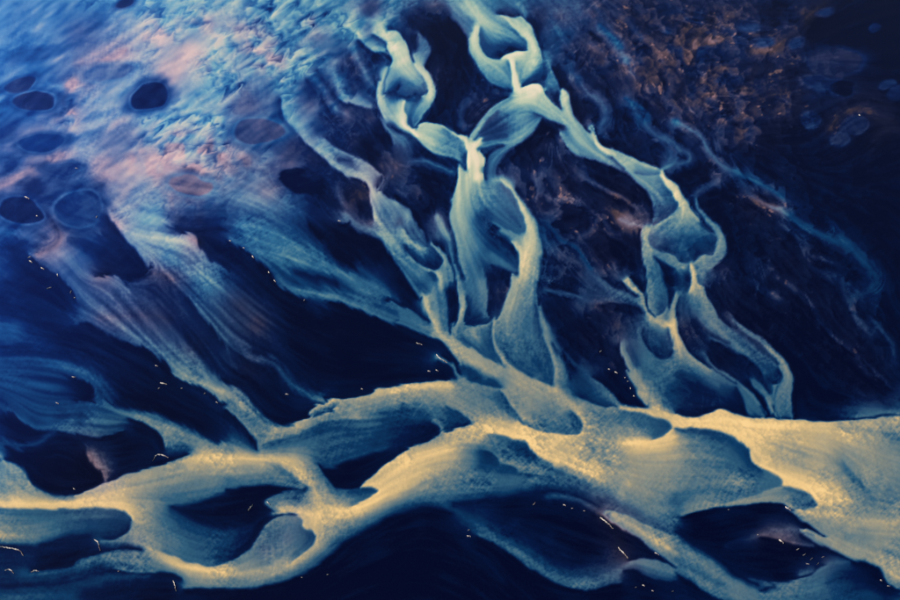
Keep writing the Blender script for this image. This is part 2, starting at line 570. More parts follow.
D .14 6 : 520,300 580,290 560,350
D .12 5 : 870,400 850,300
D .4 6 : 700,60 720,90
D .5 4 : 640,20
D .2 4 : 575,100
Q .6 12 : 80,420 130,200 60,130 200,240
Q .7 5 : 350,100 500,280 370,140
Q .6 8 : 480,460 800,50 350,420 530,560 280,590
Q .5 6 : 870,300 580,320
Q 0 10 : 450,80 650,450 720,220 250,80 300,300 800,400 560,390 300,520
R .9 16 : 100,100 80,280 250,280 300,150
R .6 10 : 400,300 550,280 400,450 600,60
R 0 12 : 100,430 750,250 650,450 850,560
@450,0
C .66 : 70,-5,.6 110,50,.7 170,82 240,122,.6 290,162,.5
D .4 6 : 20,20 20,60
E .3>.2/.12 : 125,190 150,220 190,236 240,215 280,200 310,200
C .8 : 200,238 240,222 290,207,.7
E .7/.55>.25 : 195,65 250,100 290,140 316,190 308,200
C .7 : 205,68,.75 270,92,.65 310,130,.75 340,190,.75 350,240,.66 322,292,.52 302,340,.36
E .1/.62 : 200,62 260,72 322,88 347,150 362,210 372,250
E .3/.4>.14 : 372,250 396,290 386,326 340,336 300,346
C .36 : 380,200 400,260 412,320,.4 440,346
C .62 : 100,110,.75 90,160,.7 110,220 150,272,.56 212,312,.52 242,342,.52
E .06/.56 : 180,356 150,332 110,272 80,212 68,150
E .28/.62 : 120,110 120,170 135,215 175,240 222,242
E .5/.1 : 160,342 200,352 247,352
C .86 : 220,240 245,272 260,320 272,362 330,352,.95 380,382,.8
E .86/.46 : 237,268 246,310 251,358
E .52/.85 : 256,270 271,320 286,354
D .6 5 : 290,270
E .12/.9 : 286,355 320,340 360,340 390,365
C .82 : 270,382 262,420,.66
D .46 6 : 250,480 200,510
D .55 5 : 310,440
E .07/.34 : 85,552 120,500 160,450 200,410 240,385
C .58 : 225,402 180,436 130,502 92,552
C .58 : 370,472,.5 322,522 272,557 222,577 150,592
E .08/.5 : 380,465 332,512 282,552 222,587 150,602
C .86 : -5,520 60,556 100,560,.95 125,555,.9
C .7 : 360,370,.8 420,402 470,462,.66 510,512,.6 562,572,.56
E .1/.6 : 440,354 472,380 502,450 532,510 572,560 622,602
D .14 3 : 422,382
E .06/.55 : 490,602 470,562 450,502 420,462 375,422
C .66 : 450,370 470,422
T .34/.12 8 : 500,290,.22 560,370,.3 610,422,.36 622,482,.36 592,532,.4
C .7 : 570,545,.5 580,572,.7 630,597,.8
D .04 6 : 40,200 50,300 20,140
D .06 5 : 20,420 30,360 400,520
C .36 : 30,80 80,122
C .2 : 85,380 50,460 62,522,.25
D .12 3 : 220,50 240,60
D .13 6 : 350,80 520,200 460,320
C .36 : 600,100,.3 660,160,.38 692,192,.34
C .26 : 420,100,.3 400,180 450,232,.24 480,260
T .34/.1 6 : 700,390,.28 780,442,.35 800,492 872,562,.3
D .3 6 : 420,60 280,10 480,20
D .18 8 : 750,100 820,180 600,260 760,300
D .07 5 : 450,290 640,400 680,520 540,420
D .15 5 : 850,400 850,60
Q .6 10 : 780,80 600,220 770,320 860,80
Q .5 8 : 510,200 360,80 120,420 540,440 400,520
Q .9 3 : 480,350 490,370 360,100 850,430
Q 0 8 : 250,480 150,280 300,150 450,440 650,170 580,400 420,60
R .8 14 : 800,100 700,250 550,220 850,200
R .3 12 : 600,420 100,400
R 0 12 : 200,150 250,480 500,520
@675,0
D .14 10 : 100,60 60,260 200,250
D .08 10 : 350,400 200,500 400,60
D .03 12 : 820,60 850,200 580,130 400,560 820,560 500,560
D .06 8 : 640,250 470,320
D .1 10 : 350,280
C .22 : 380,200,.3 440,150 520,82,.2 600,10,.16
C .2 : 620,522,.16 670,470 720,437,.25 800,447,.2 870,477,.2
C .16 : 260,90 350,75 430,85 500,90
C .28 : 70,190 100,150 180,170
C .14 : 700,410 760,390 850,410
C .14 : 790,570 830,530 900,515
C .16 : 510,205 540,195
C .14 : 500,305 550,292 620,300 700,312
T .4/.1 6 : -5,480,.36 40,502 90,522,.42 140,562,.35 180,602,.28
D .12 3 : 60,540
Q .8 8 : 60,120 150,220 400,360 330,300
Q .6 10 : 100,350 300,480 470,420 200,60
K .9 : 380,200 440,150 520,82 600,10
K .9 : 620,522 670,470 720,437 800,447 870,477
K 1 : 70,190 100,150 180,170
K .6 : 260,90 350,75 430,85 500,90
K .6 : 700,410 760,390 850,410
K .7 : 790,570 830,530 900,515
K .8 : 500,305 550,292 620,300 700,312
Q .05 12 : 850,200 820,60 560,560 600,350 640,250
R .8 14 : 60,120 250,250 380,380 100,350 300,480
R .1 14 : 800,100 800,300 640,250 500,560
@300,0,.33333
T .38/.12 6 : 330,480 400,490 450,510 472,526
T .3/.1 7 : 480,360 490,340 530,305 600,292
T .32/.1 8 : 770,60 830,100 880,130 905,150
T .34/.12 8 : 840,220 870,290 905,335
T .3/.12 7 : 395,205 430,232 425,262 400,285
T .36/.15 7 : 20,210 60,260 110,330 150,350
T .34/.15 6 : 300,350 330,400 310,450 250,430
C .3 : 120,420 180,440 240,480
T .3/.1 6 : 700,520 720,560 710,600
@600,0,.33333
T .38/.14 14 : -10,90 40,112 62,150 85,195
T .36/.1 8 : 80,290 120,350 170,402 212,440 205,485
T .3/.12 7 : 190,500 230,480 262,462 272,495
T .26/.12 8 : 30,30 80,60 120,110 180,130
T .24/.1 8 : 180,200 220,250 200,300 250,340
T .22/.08 6 : 290,420 340,400 360,360 420,350
@450,150
T .3/.07 3 : 505,70 530,115 590,140 650,175 700,205 760,245
T .24/.07 7 : 440,200 500,205 550,235 585,282 560,330 510,350
T .22/.08 6 : 330,60 350,130 380,180 430,200 470,180
T .2/.08 7 : 420,120 440,170 440,220 410,258 360,280
T .22/.06 6 : 600,260 650,330 720,350 760,372
T .24/.1 7 : 380,360 440,420 520,450 590,520
T .2/.08 6 : 640,470 690,520 720,590
@600,200,.33333
T .26/.06 5 : 380,340 440,390 500,450 540,492
T .14/.05 5 : 490,150 510,210 560,250 620,300 680,390 760,460 800,510 880,560
T .14/.05 7 : 430,120 480,200 470,260 540,300
T .15/.06 8 : 600,130 640,200 720,240 760,290
T .16/.06 7 : 540,60 600,110 640,170 700,190
T .18/.06 6 : 250,470 300,430 370,470 420,520
@300,200,.33333
E .6/.2 : 400,140 418,170 430,200 426,222
E .12/.5 : 350,170 380,198 410,208 428,206
E .62/.2 : 408,216 420,245 413,280
E .2/.6 : 345,268 380,286 412,284
C .72 : 374,292 385,330 405,370 450,408
E .08/.35 : 416,288 436,320 446,370 449,402
C .06 : 455,215 463,260 469,310 462,345
C .66 : 492,288 492,312 480,350 462,385
E .1/.52 : 490,372 530,377 576,368
@0,0,1
B .06 : 545,165 562,215 552,290 556,320 600,335 636,335 636,300 636,230 648,215 630,178 600,160 565,155
B .04 : 738,240 760,205 850,262 888,330 892,400 800,412 800,380 765,330 742,280
B 0 : 762,290 780,300 840,370 860,395 805,405 790,350
B .05 : 725,190 705,152 790,152 812,110 990,60 990,440 905,400 870,300 800,230
B .16 : 680,0 760,0 800,90 785,150 700,148 640,90
K 0 : 600,25 615,40 622,48
K 0 : 575,72 590,92 603,105 605,120 598,133
K 0 : 625,98 645,110 650,122 668,140 690,165 705,172
K 0 : 674,120 688,126 706,140 720,150
K 0 : 735,170 750,180 768,188 782,198
K 0 : 790,215 800,225 818,233 835,242 848,250
K 0 : 828,231 843,240 855,253 870,268 877,280
K 0 : 540,222 552,230 560,240 575,247 585,260 595,275 605,288
Q 0 6 : 458,190 460,215 468,245 555,25 560,45
J .6 : 570,0 760,0 815,110 770,150 690,140 610,95
J .45 : 545,165 562,215 552,290 556,320 600,335 636,335 636,300 636,230 648,215 630,178 600,160 565,155
J .4 : 690,305 720,330 700,350 730,370 760,395 740,350 770,330 760,300 735,280 725,260
J .35 : 740,200 800,260 860,330 890,380 870,400 790,320 745,250
J .4 : 330,110 380,110 440,150 410,160 360,140
B .21 : 560,10 690,0 700,60 690,120 640,110 600,70
B .04 : 60,330 110,330 170,372 208,400 212,432 150,408 110,393 60,352
B .03 : 290,310 330,300 420,348 442,374 400,383 350,395 305,372 285,335
B .03 : 345,235 420,298 408,308 330,288 325,240
B .02 : 330,562 440,517 560,592 560,690 60,690 200,605
B .03 : 480,512 570,507 608,540 600,570 560,575 505,545
B .03 : 683,522 780,508 838,552 800,573 740,563
B .05 : 432,30 455,30 468,70 473,100 460,125 442,120 442,70
B .04 : 412,162 445,167 448,215 432,235 416,190
B .05 : 100,252 140,257 148,275 125,279 105,270
B .06 : 0,284 60,288 72,302 72,320 30,330 -60,322 -60,280
B .05 : 272,352 298,392 286,408 252,398 244,372
B .1 : 500,105 540,120 545,145 520,148 560,170 500,150
B .04 : -60,425 60,425 50,455 -60,450
B .04 : 35,465 85,465 95,480 60,492 40,480
@0,600
R 0 10 : 0,0 500,-300 1500,-200 2500,-200 3500,-300 2500,-700 1500,-500 500,-900 3300,-1000 1000,-1000 300,-1500 1700,-1200
Q 0 10 : 0,200 1200,200 2400,200 3500,200
@0,0,1
X : 345,-5 590,100
X : 372,80 610,180
X : 580,122 728,220
X : 305,125 450,220
X : 352,200 492,298
X : 622,190 768,288
@330,0,.16667
C .7 : 250,120,.6 290,130,.65 320,190,.75 350,250,.75 390,320,.75 430,390,.68 490,450,.62 550,500,.5
E .12/.65 : 350,185 400,190 445,235 472,295 490,350 500,380
E .7/.6>.25 : 500,380 530,430 565,475 587,520 580,562 550,576
E .62/.12 : 345,290 365,330 375,370 360,400
E .5/.35 : 357,400 345,450 333,505 330,550
E .3/.12 : 330,555 370,540 420,500 425,520 410,550 450,580 490,570 520,555 550,576
C .7 : 350,400,.6 325,440 305,510 290,560 295,600
C .6 : 120,120,.55 130,165 165,205,.62 200,230,.5
E .65/.25 : 260,205 310,232 347,262 345,282
C .55 : 190,255,.45 240,285 290,305 345,300,.6
E .5/.12 : 170,235 220,280 270,310 340,325 365,345
D .38 4 : 240,240
D .27 3 : 310,265
D .15 4 : 235,165
C .5 : 135,120 170,135 230,118 270,125
C .45 : 150,75,.5 165,110 200,120
C .42 : 540,200,.4 560,260 545,310 510,330,.55
E .1/.4 : 530,180 575,230 605,280 600,330 580,370 560,400
E .38/.1 : 525,200 530,260 520,310
C .72 : 510,330,.62 530,400,.7 575,450,.75 610,510,.75 615,560,.72 600,600
E .1/.62 : 560,400 600,450 630,510 635,570 625,610
C .45 : 30,60 60,130 100,170 150,230
D .42 8 : 40,150 30,40
D .45 6 : 330,30 400,80
D .4 5 : 370,120 430,180
C .45 : 470,50,.38 520,10
D .18 6 : 240,60
D .12 8 : 550,100 480,110
D .04 8 : 660,200 740,300 780,400 720,150
D .12 8 : 700,400 680,480
D .1 6 : 470,240 250,380
D .13 5 : 130,420 200,480
T .38/.14 8 : 150,280 170,350 210,420 250,500 280,540
T .42/.2 9 : 0,400 20,440 50,480 90,560 110,600
Q .7 3 : 640,40 670,45 780,200 600,420 680,400
Q .5 8 : 250,50 530,100 130,420 680,480
Q 0 6 : 400,300 60,150
@440,0,.16667
C .72 : 160,-5,.65 200,60,.68 240,130,.7 300,180,.62 380,210,.55 450,240,.45 510,280,.35
E .35>.25/.7 : 240,165 238,240 255,305 295,342 350,357
E .72/.55>.3 : 350,95 420,140 480,200 520,250 530,290 520,303
E .14/.8 : 355,352 390,335 430,315 470,303 525,303
D .16 4 : 420,300 380,310
D .3 5 : 310,290
D .46 6 : 330,210
C .45 : 60,0 110,60,.48 160,100,.45 200,140,.4
E .4/.05 : 60,95 110,150 150,210 165,230
C .4 : 90,110 140,160 190,190
D .22 3 : 205,145
C .76 : 215,165,.78 200,230 210,300,.72 250,360,.66 310,410,.6 370,450,.56 425,500,.5
E .66>.4/.06>.2 : 165,235 175,300 205,370 250,440 300,490 360,520 430,540
C .85 : 370,355,.8 410,345 440,330 490,315 525,308,.7
C .88 : 410,350 430,400 440,460 455,530 480,560
E .85/.45 : 405,370 425,430 432,500 430,545
E .55/.86 : 445,380 460,440 475,500 490,532
C .7 : 365,100,.7 430,120,.62 500,160,.65 545,220,.75 575,290,.72 580,350,.66 550,410,.6 500,470,.5
E .12/.62 : 350,92 420,100 490,110 550,170 580,240 605,310 620,360
E .35/.4>.15 : 620,360 650,420 650,460 620,490
E .15/.85 : 495,530 540,505 580,498 600,505
D .15 4 : 590,460
D .42 4 : 535,425
C .45 : 615,300,.35 640,360,.42 665,420,.48 650,480,.5 690,520,.45 715,535
E .06/.42 : 668,400 695,470 722,532
C .92 : 490,555,.85 540,520,.92 590,510,.95 630,540,.9
D .2 3 : 690,575
C .72 : 735,535 760,590
D .3 8 : 690,170 650,230 760,140
D .12 5 : 600,80
D .04 5 : 740,470 710,430
D .2 6 : 790,320
T .34/.12 8 : 800,420 830,500 880,590
D .4 8 : 400,20 330,20
D .1 3 : 390,85
C .45 : 470,20 500,70 510,110
D .35 8 : 560,20 640,40 800,60
D .04 8 : 60,200 80,330 150,420
D .12 6 : 40,430
D .15 5 : 260,480 230,540 380,570
Q .8 3 : 110,200 610,160 400,95 790,545
Q .5 6 : 790,320 600,80 40,430 740,90
Q 0 6 : 690,190 400,150 330,400
@360,80,.16667
C .7 : 130,20,.65 120,80,.72 120,140 150,200,.62 200,250,.58 250,290,.6
E .65/.1 : 110,0 103,80 105,140 120,190 140,230
C .45 : 120,220,.35 160,275 200,320,.42 260,345,.42 290,380,.35 300,430,.25
C .12 : 160,262 210,300 270,322 310,345
E .42/.06 : 110,230 150,290 190,345 200,390
D .5 4 : 180,180
D .25 3 : 180,110
D .15 3 : 230,40
C .88 : 262,130,.62 250,190,.75 255,240,.85 275,280,.9 310,310,.92 350,345,.85
C .6 : 220,150 235,190
E .5>.2/.85 : 285,120 270,190 278,250 310,292 330,296
C .6 : 430,20,.7 440,80,.68 415,140,.58 360,200,.48 330,260,.35
E .1/.58 : 450,30 455,90 430,150 385,210 345,270 330,296
E .1/.7 : 330,292 380,262 430,262 480,272 540,300 600,325 645,350
C .85 : 490,285,.75 560,315,.82 620,350,.86 650,390,.88 665,420
E .8/.42 : 500,290 570,330 620,370 640,410 648,440
C .66 : 340,320,.8 400,360,.66 450,390
D .45 6 : 560,400
D .52 5 : 480,370
E .6>.35/.1 : 340,350 390,400 440,440 500,460 560,475 610,500 640,530
C .5 : 450,435 540,455 600,475
C .95 : 650,390,.88 670,425 690,470,.9 700,540,.86 700,600
C .85 : 690,410 715,370 730,350
C .6 : 880,120,.5 800,180,.55 740,250,.6 690,310,.62 670,350,.62
E .08/.6 : 655,350 690,290 740,220 800,160 880,110
E .55/.3 : 680,360 710,310 770,230 830,180
C .5 : 700,420,.45 760,390,.48 830,380,.5 900,370,.5
D .08 4 : 740,420
C .42 : 900,400,.5 850,420,.45 800,460,.42 770,510,.38 760,560,.3
E .38/.07 : 860,400 800,430 760,470 745,530 750,590
E .08/.4 : 900,410 860,450 825,510 820,560
E .86/.1 : 655,430 645,470 640,530
C .7 : 600,520 615,560 620,600
E .7/.05 : 595,505 590,560 590,600
E .07/.85 : 715,430 740,470 742,530 745,600
D .03 8 : 420,540 80,430 60,400
D .3 4 : 230,500
T .42/.08 5 : 280,490 350,487 410,495 460,520 520,540 585,555
D .05 5 : 480,490
D .1 6 : 520,100 560,200 470,230
D .04 6 : 600,60 590,220
T .28/.12 6 : 660,110 620,170 605,240 630,300
D .2 5 : 740,160 700,230
Q .8 4 : 230,520 120,490 60,230
Q .6 6 : 740,160 690,230
Q 0 5 : 480,380 700,500
@460,80,.16667
C .92 : 335,40,.88 350,80,.85 400,60,.92 450,30,.95 490,60,.9 530,120,.78 580,170,.68 630,230,.62
E .14/.88 : 370,50 400,40 440,22 475,25 500,60 510,75
D .72 4 : 350,110
D .5 6 : 330,200
D .4 6 : 250,270
D .3 5 : 160,310 220,330
E .5/.3>.06 : 440,195 490,212 540,240 600,262 632,275
C .58 : 490,230,.55 430,300,.55 370,355 310,380 250,385,.5 180,390,.5 105,410,.5
E .05/.5 : 500,235 440,315 380,370 320,402
C .25 : 120,330 200,310 270,270
C .28 : 130,360 200,355 280,340
D .18 3 : 560,90 580,110
C .68 : 610,60,.72 620,130 650,210,.66 690,280,.62 740,350,.58 800,410,.55 880,460,.5
E .16/.66 : 500,70 520,110 560,150 600,180
E .68/.16 : 600,70 597,120 608,165
E .08/.6 : 610,45 650,90 665,150 690,220 730,280 770,330
C .8 : 800,300,.7 785,340,.72 810,380,.78 850,410,.82 905,445,.85
E .78/.5 : 790,345 815,395 860,430 905,460
E .06/.75 : 800,290 800,330 840,380 905,415
E .55/.07 : 600,300 625,370 650,410 700,450 760,470 830,490 905,515
C .75 : 605,320 615,360 640,400
C .45 : 650,420 720,458 800,478
T .36/.1 10 : 720,20 770,80 830,110 880,190 870,260 820,330
D .05 8 : 540,290 560,320 600,540
D .03 5 : 420,530
D .1 6 : 300,520
C .28 : 500,590 515,540
Q 1 3 : 440,455 500,365 675,70
Q .6 3 : 615,345 720,245
Q .5 8 : 720,180 480,420 640,540
@580,120,.16667
C .6 : 0,110 80,190,.56 160,240,.5 240,280,.4
E .62/.3 : 180,210 230,250 265,285 275,310
E .4/.06 : 0,215 90,240 180,275 275,315
C .45 : 0,203 100,230 190,265
C .8 : 65,80 90,130 150,180,.74 230,220,.66 300,260,.62
E .07/.66 : 60,60 90,110 150,150 210,180 270,205 340,240 400,265 470,290
D .55 5 : 350,270
D .42 4 : 430,310
E .38/.54 : 330,330 400,340 450,332 480,320
C .56 : 280,290,.6 350,350,.58 420,420,.52 470,480,.42
D .3 5 : 540,530
E .52/.06 : 275,315 340,380 400,430 425,480 435,540 430,600
C .42 : 427,500 436,560
E .78/.42>.25 : 470,335 520,400 560,450 580,495 588,520
E .6/.25 : 588,520 560,560 520,600
C .8 : 485,310,.88 500,340,.86 550,380,.8 600,450,.76 620,510,.74 610,570,.7
E .05/.66 : 500,300 520,345 570,380 610,430 640,500 670,550 720,600
C .4 : 500,300,.5 550,265,.4 575,225,.35 570,170,.32
T .36/.1 7 : 375,10 410,55 470,100 530,140 560,190
T .36/.12 5 : 500,85 560,130 600,180 650,200 655,250 580,265
T .42/.1 6 : 550,0 630,40 700,90 750,150 810,230 900,305
T .3/.1 5 : 705,55 740,110 770,150
T .26/.1 4 : 815,140 835,200
T .3/.07 5 : 830,350 780,390 700,440 680,480 700,540 740,590
D .02 8 : 590,310 640,330 700,330
D .03 8 : 120,480 80,420 820,450
D .08 6 : 330,140 440,230 150,340 250,420
T .3/.06 3 : 0,320 80,380 160,420 230,450 300,500 340,540
Q .8 3 : 460,250 180,145 110,350 840,330
K .8 : 220,450 300,505
K .9 : 220,580 290,595
Q .5 7 : 330,130 200,360 650,60 780,290
@300,120,.16667
C .52 : 0,30,.48 30,100,.5 80,160,.54 130,190,.56 200,210,.55
E .46/.1 : 0,80 40,140 90,190 140,225 170,260 220,310
C .5 : 110,110,.4 160,160 230,190,.45 300,210,.5 360,240,.52
E .12/.48 : 150,120 220,165 300,198 370,235 430,270 480,310 505,350 490,400 470,435
D .5 6 : 400,310
D .4 3 : 470,370
C .18 : 230,245 280,240 320,230
C .58 : 180,240,.5 240,290,.52 300,330,.55 370,340,.6 410,370,.64 430,420,.65 450,470,.62
E .55/.12 : 220,300 280,340 350,350 390,370 410,420 420,470 435,540 445,600
C .36 : 300,290 350,300
T .4/.12 4 : 520,330 500,400 480,435
C .5 : 470,440,.62 520,490,.52 560,540,.45 580,600,.42
E .08/.45 : 480,435 530,465 590,490 640,530 670,550 690,600
C .6 : 570,490 620,520 650,560 660,600
D .32 4 : 580,260 540,290
D .3 3 : 700,440
D .25 4 : 380,450 330,470
D .05 6 : 370,530
D .04 8 : 440,190 400,170 100,400 780,400 820,500
D .4 3 : 480,255
D .15 6 : 330,120 130,60
D .3 5 : 620,420
T .36/.1 6 : 220,400 240,470 280,520
C .45 : 260,560 300,590
Q .9 4 : 580,260 480,255 700,450
K .8 : 310,490 360,445 400,435
Q .6 6 : 330,120 80,230
Q .5 4 : 280,380
@350,200,.16667
D .05 5 : 70,50
C .42 : 0,150,.4 60,180,.42 140,195,.45 180,215,.6
E .4/.03 : 0,165 70,200 150,230 200,275 250,340 300,410 340,470 400,560 420,590
C .62 : 175,205,.66 220,260,.64 280,310 350,350,.6 420,400,.6 480,430
D .4 5 : 380,400
D .25 4 : 460,500
D .12 4 : 450,550 400,520
C .6 : 425,585 480,572 530,570
E .68/.3 : 470,425 515,440 528,500 525,560
C .75 : 500,425,.65 525,440 540,500,.78 555,560,.76 570,600,.72
C .48 : 125,0,.5 150,70,.5 180,130 230,190,.45
D .38 5 : 200,80 240,150
C .48 : 330,60,.45 365,100,.5 340,140,.45
E .06/.42 : 270,-5 330,50 365,70 400,130 440,200 460,250
D .38 4 : 390,180
D .15 4 : 300,130
C .62 : 320,180,.58 350,240,.64 400,285 450,300,.55
E .3/.6 : 325,178 365,232 410,270 460,290
D .4 4 : 430,330
E .62/.3>.1 : 490,275 530,320 552,370 548,395
E .1/.55 : 440,395 490,415 535,418 548,398
C .15 : 330,270 380,340 430,385
C .62 : 500,275 540,320 570,370,.6 580,440,.5
E .04/.5 : 500,262 550,300 590,370 620,430 625,500
D .42 5 : 580,480
C .58 : 520,95,.6 545,150,.6 580,200 600,240,.5
C .45 : 590,240,.42 600,300 620,370 640,430,.5 650,500,.55 665,570,.62 690,600,.6
D .03 5 : 480,80 440,100 570,290
C .1 : 625,270 635,330 630,380
E .64>.42/.08>.2 : 608,-5 597,80 602,150 628,235 645,300 652,370 680,440 690,520 695,590
C .68 : 650,0,.72 640,80,.7 660,160 690,260,.6 720,340,.52
D .2 5 : 790,100
C .12 : 800,110 850,140 905,180
D .46 6 : 760,260
D .3 4 : 800,340
E .08/.42 : 800,420 826,480 832,540 828,602
D .06 5 : 870,470
D .38 5 : 760,480 740,540
C .42 : 0,440,.45 80,490 160,530 240,590
D .03 8 : 150,330 60,280 300,520
Q 1 3 : 530,110 550,150
Q .8 4 : 120,130
Q .6 3 : 300,130
Q 0 6 : 650,100 720,300 200,80 400,320
@620,190,.16667
C .48 : 150,0,.45 220,40,.5 270,90,.42
E .85/.4>.28 : 300,0 330,50 347,80 345,105
E .55/.25 : 345,105 310,150 260,185 200,215
E .4/.06 : 150,10 185,80 195,140 190,200
C .5 : 187,90 200,150 182,210
C .86 : 320,-5,.88 350,60 380,120,.74
E .06/.7 : 350,-5 400,60 430,110 480,160
D .6 4 : 370,160
D .5 5 : 300,190 450,190
C .5 : 350,150,.65 280,210,.48 210,260,.45
C .48 : 400,160,.65 480,220 560,270,.4
D .4 5 : 210,300
C .7 : 175,225,.75 155,260,.72 155,310,.66 180,350,.6 190,420,.55 200,500,.5 210,590,.48
E .4>.3/.6 : 190,235 172,280 180,325 205,355 235,362
D .12 4 : 300,340 450,330 500,370 420,350
C .38 : 390,230 380,300 365,380,.3
E .12/.5 : 235,362 300,385 340,400 365,430 405,436
E .12/.45 : 450,425 480,400 515,390 545,395
E .5/.3>.1 : 560,260 585,290 580,340 560,385 545,395
C .6 : 440,455 470,425 510,392
C .8 : 425,440,.7 437,490,.82 445,550,.85 455,600
E .8/.2>.45 : 420,450 425,500 425,560 415,600
E .4>.1/.75 : 445,460 460,510 465,555 500,580
C .5 : 450,60,.38 470,110,.42 510,170,.52 570,220,.58 610,280,.6 610,340,.52 570,400,.46 520,460,.44 480,530,.4
E .06/.5 : 455,50 480,110 530,165 590,220 635,290 645,350 625,400 560,470 500,545 465,570
E .5/.07 : 440,50 460,120 500,170 550,220 580,262
C .52 : 230,370,.5 290,390,.5 340,430 390,470,.55 420,500,.6
E .46/.06 : 215,400 260,430 330,465 380,500 410,540
E .55/.05 : 135,240 130,310 140,390 155,470 160,600
E .05/.42 : 215,410 245,470 265,540 275,600
C .42 : 0,170 50,200 110,215 140,225
K 1 : 0,165 60,195 120,210
C .6 : 20,540 70,570 110,600
K .6 : 20,540 70,570 110,600
D .03 8 : 60,300 60,420 330,540
D .05 8 : 600,100 700,250 700,420
D .08 5 : 620,480
T .3/.07 3 : 0,35 60,75 110,110
T .36/.07 4 : 760,10 800,50 850,75 900,95
K .9 : 820,62 860,80 890,92
Q .8 3 : 110,330 515,80 710,35
Q .5 8 : 620,480 60,60 750,120
Q 0 6 : 370,200 400,330 200,450 560,330
@0,0,1
X : 430,282 580,380
X : 580,270 728,370
X : 672,320 820,407
X : 482,422 628,516
@430,280,.16667
C .74 : 0,220,.7 30,280 70,340 120,370,.76 180,405,.72 250,425,.7
D .45 4 : 50,140
E .1/.42 : 95,80 105,150 108,230 110,300 118,330
C .72 : 60,0 70,50
C .5 : 10,100 15,180
D .35 4 : 85,270
C .07 : 115,60 135,120 135,180 128,250
C .6 : 130,270 122,330
C .6 : 165,0,.5 180,60,.52 195,100,.6 210,110,.66 205,160,.66 190,220,.62 160,260,.58 135,300,.5
E .58/.08 : 160,0 165,60 172,120 170,190 150,250 135,290
E .25>.12/.64 : 212,100 215,160 205,225 200,260
C .42 : 220,30 230,90
D .4 5 : 270,100
C .52 : 320,0 335,60,.55 330,120,.5 310,180,.38
E .08/.5 : 340,-5 350,60 350,130 345,190 355,225
D .15 5 : 260,220 290,240
E .12/.52 : 200,262 250,270 310,272 350,260 385,235
D .5 5 : 200,330
C .58 : 250,280 270,330 300,380,.5
D .28 5 : 340,320 350,380
E .34/.7 : 135,330 170,375 240,412 265,416 320,455 380,490 445,525
C .55 : 140,300 150,340
C .64 : 388,230,.66 378,290 385,360,.62 410,430,.62 450,490,.66 500,540,.68 560,575,.66
E .64/.3 : 380,240 372,290 378,370 400,440 440,505
E .5>.28/.64 : 398,250 386,300 395,370 425,440 480,510 540,555 620,585
C .68 : 520,0 500,80 460,170,.66 430,240,.6
E .66/.08>.2 : 490,0 470,60 445,140 415,220 400,245
D .6 6 : 540,80
D .5 6 : 500,220 550,300
D .36 6 : 480,430 560,480
D .3 5 : 640,540 690,480
D .44 5 : 600,330
E .08/.5 : 640,0 643,80 648,150
E .5/.3 : 645,150 660,240 672,310 665,340
D .28 3 : 640,300
C .56 : 658,160,.5 680,250 710,360 740,450,.58 760,530,.58 755,600
E .56/.34 : 675,330 705,400 730,470 745,540 745,600
E .1/.42 g2 : 665,150 700,240 740,340 790,440 820,540 830,600
T .3/.06 4 : 740,330 800,430 850,490 905,530
T .4/.06 3 : 685,60 760,75 830,85 905,105
D .04 8 : 780,180 850,300
D .04 6 : 40,400 60,550
C .7 : 120,400 200,460,.68 300,520,.68 400,580,.66
E .62/.08 : 0,340 60,365 110,410 150,465 180,510
C .22 : 200,540 260,560 300,590
T .55/.06 3 : 40,460 90,490 140,520 160,570 190,600
D .07 4 : 420,80 390,150
Q .6 4 : 430,60 410,110
Q .4 5 : 800,200
@580,270,.16667
C .33 : 0,165,.34 80,190,.3 170,160
C .4 : 70,20,.3 150,90,.36 230,140 300,180,.42 360,215,.48
E .1/.36 : 110,30 190,90 270,130 340,165
E .34/.05 : 100,200 200,200 290,210 360,235 390,265
D .1 4 : 90,120
C .74 : 265,65,.66 310,95,.7 350,130 375,180,.72 400,250 440,290,.78 470,320,.78 500,338,.8 540,345,.9
E .06/.68 : 285,50 340,95 375,145 392,200
E .66/.08 : 255,70 300,115 345,150
E .5/.08 : 398,0 400,80 398,150 410,215 430,255 455,285
D .5 6 : 450,60 440,150
E .25/.6 : 455,288 480,275 515,255 530,220
D .2 4 : 490,220
E .06/.35 : 490,0 510,90 530,170 540,230
C .42 : 530,250 520,300
C .64 : 580,170,.6 560,230,.62 555,290,.75
E .1/.62 : 590,170 578,230 572,290 580,330
E .6/.06 : 575,130 555,200 545,240
C .9 : 555,320,.92 565,380,.92 580,450,.85 590,510,.72
E .08/.7 : 580,320 590,380 620,450 660,510 720,560 780,600
E .12/.42 : 375,350 378,420 410,480 460,520 500,535 540,520 555,480
C .55 : 440,330 480,345
E .7/.3 : 530,350 545,420 553,480
D .4 4 : 470,370
D .2 5 : 450,450 500,500
D .12 3 : 400,400
D .42 6 : 400,540 470,570
C .5 : 590,540 540,590
D .3 5 : 330,420 340,500
C .58 : 245,450,.55 265,500 290,560,.6 310,600,.62
E .58/.05 : 240,440 245,500 270,560 295,602
E .28/.55 g1.5 : 275,470 300,530 325,590
C .82 : 680,0 685,60,.85 700,100,.75
E .75/.06>.2 : 665,20 665,90 655,130
E .35/.75 : 695,40 710,85 740,98
E .06/.55 : 745,95 760,150 800,220 850,300 905,360
D .6 5 : 720,160
C .5 : 740,200,.55 790,280 850,350,.46 905,410,.42
D .3 5 : 650,180 660,250
D .1 6 : 650,360
E .4/.1 g2 : 700,290 770,360 840,410 905,455
T .4/.07 3 : 780,410 850,440 905,465
C .42 : 745,500 770,540 800,590
D .05 8 : 70,300 50,450 150,420
D .08 5 : 280,250
D .04 5 : 320,30 540,60 560,130
D .06 5 : 820,120 850,200
Q .8 3 : 105,215 245,440 125,480 620,420 880,265 230,540
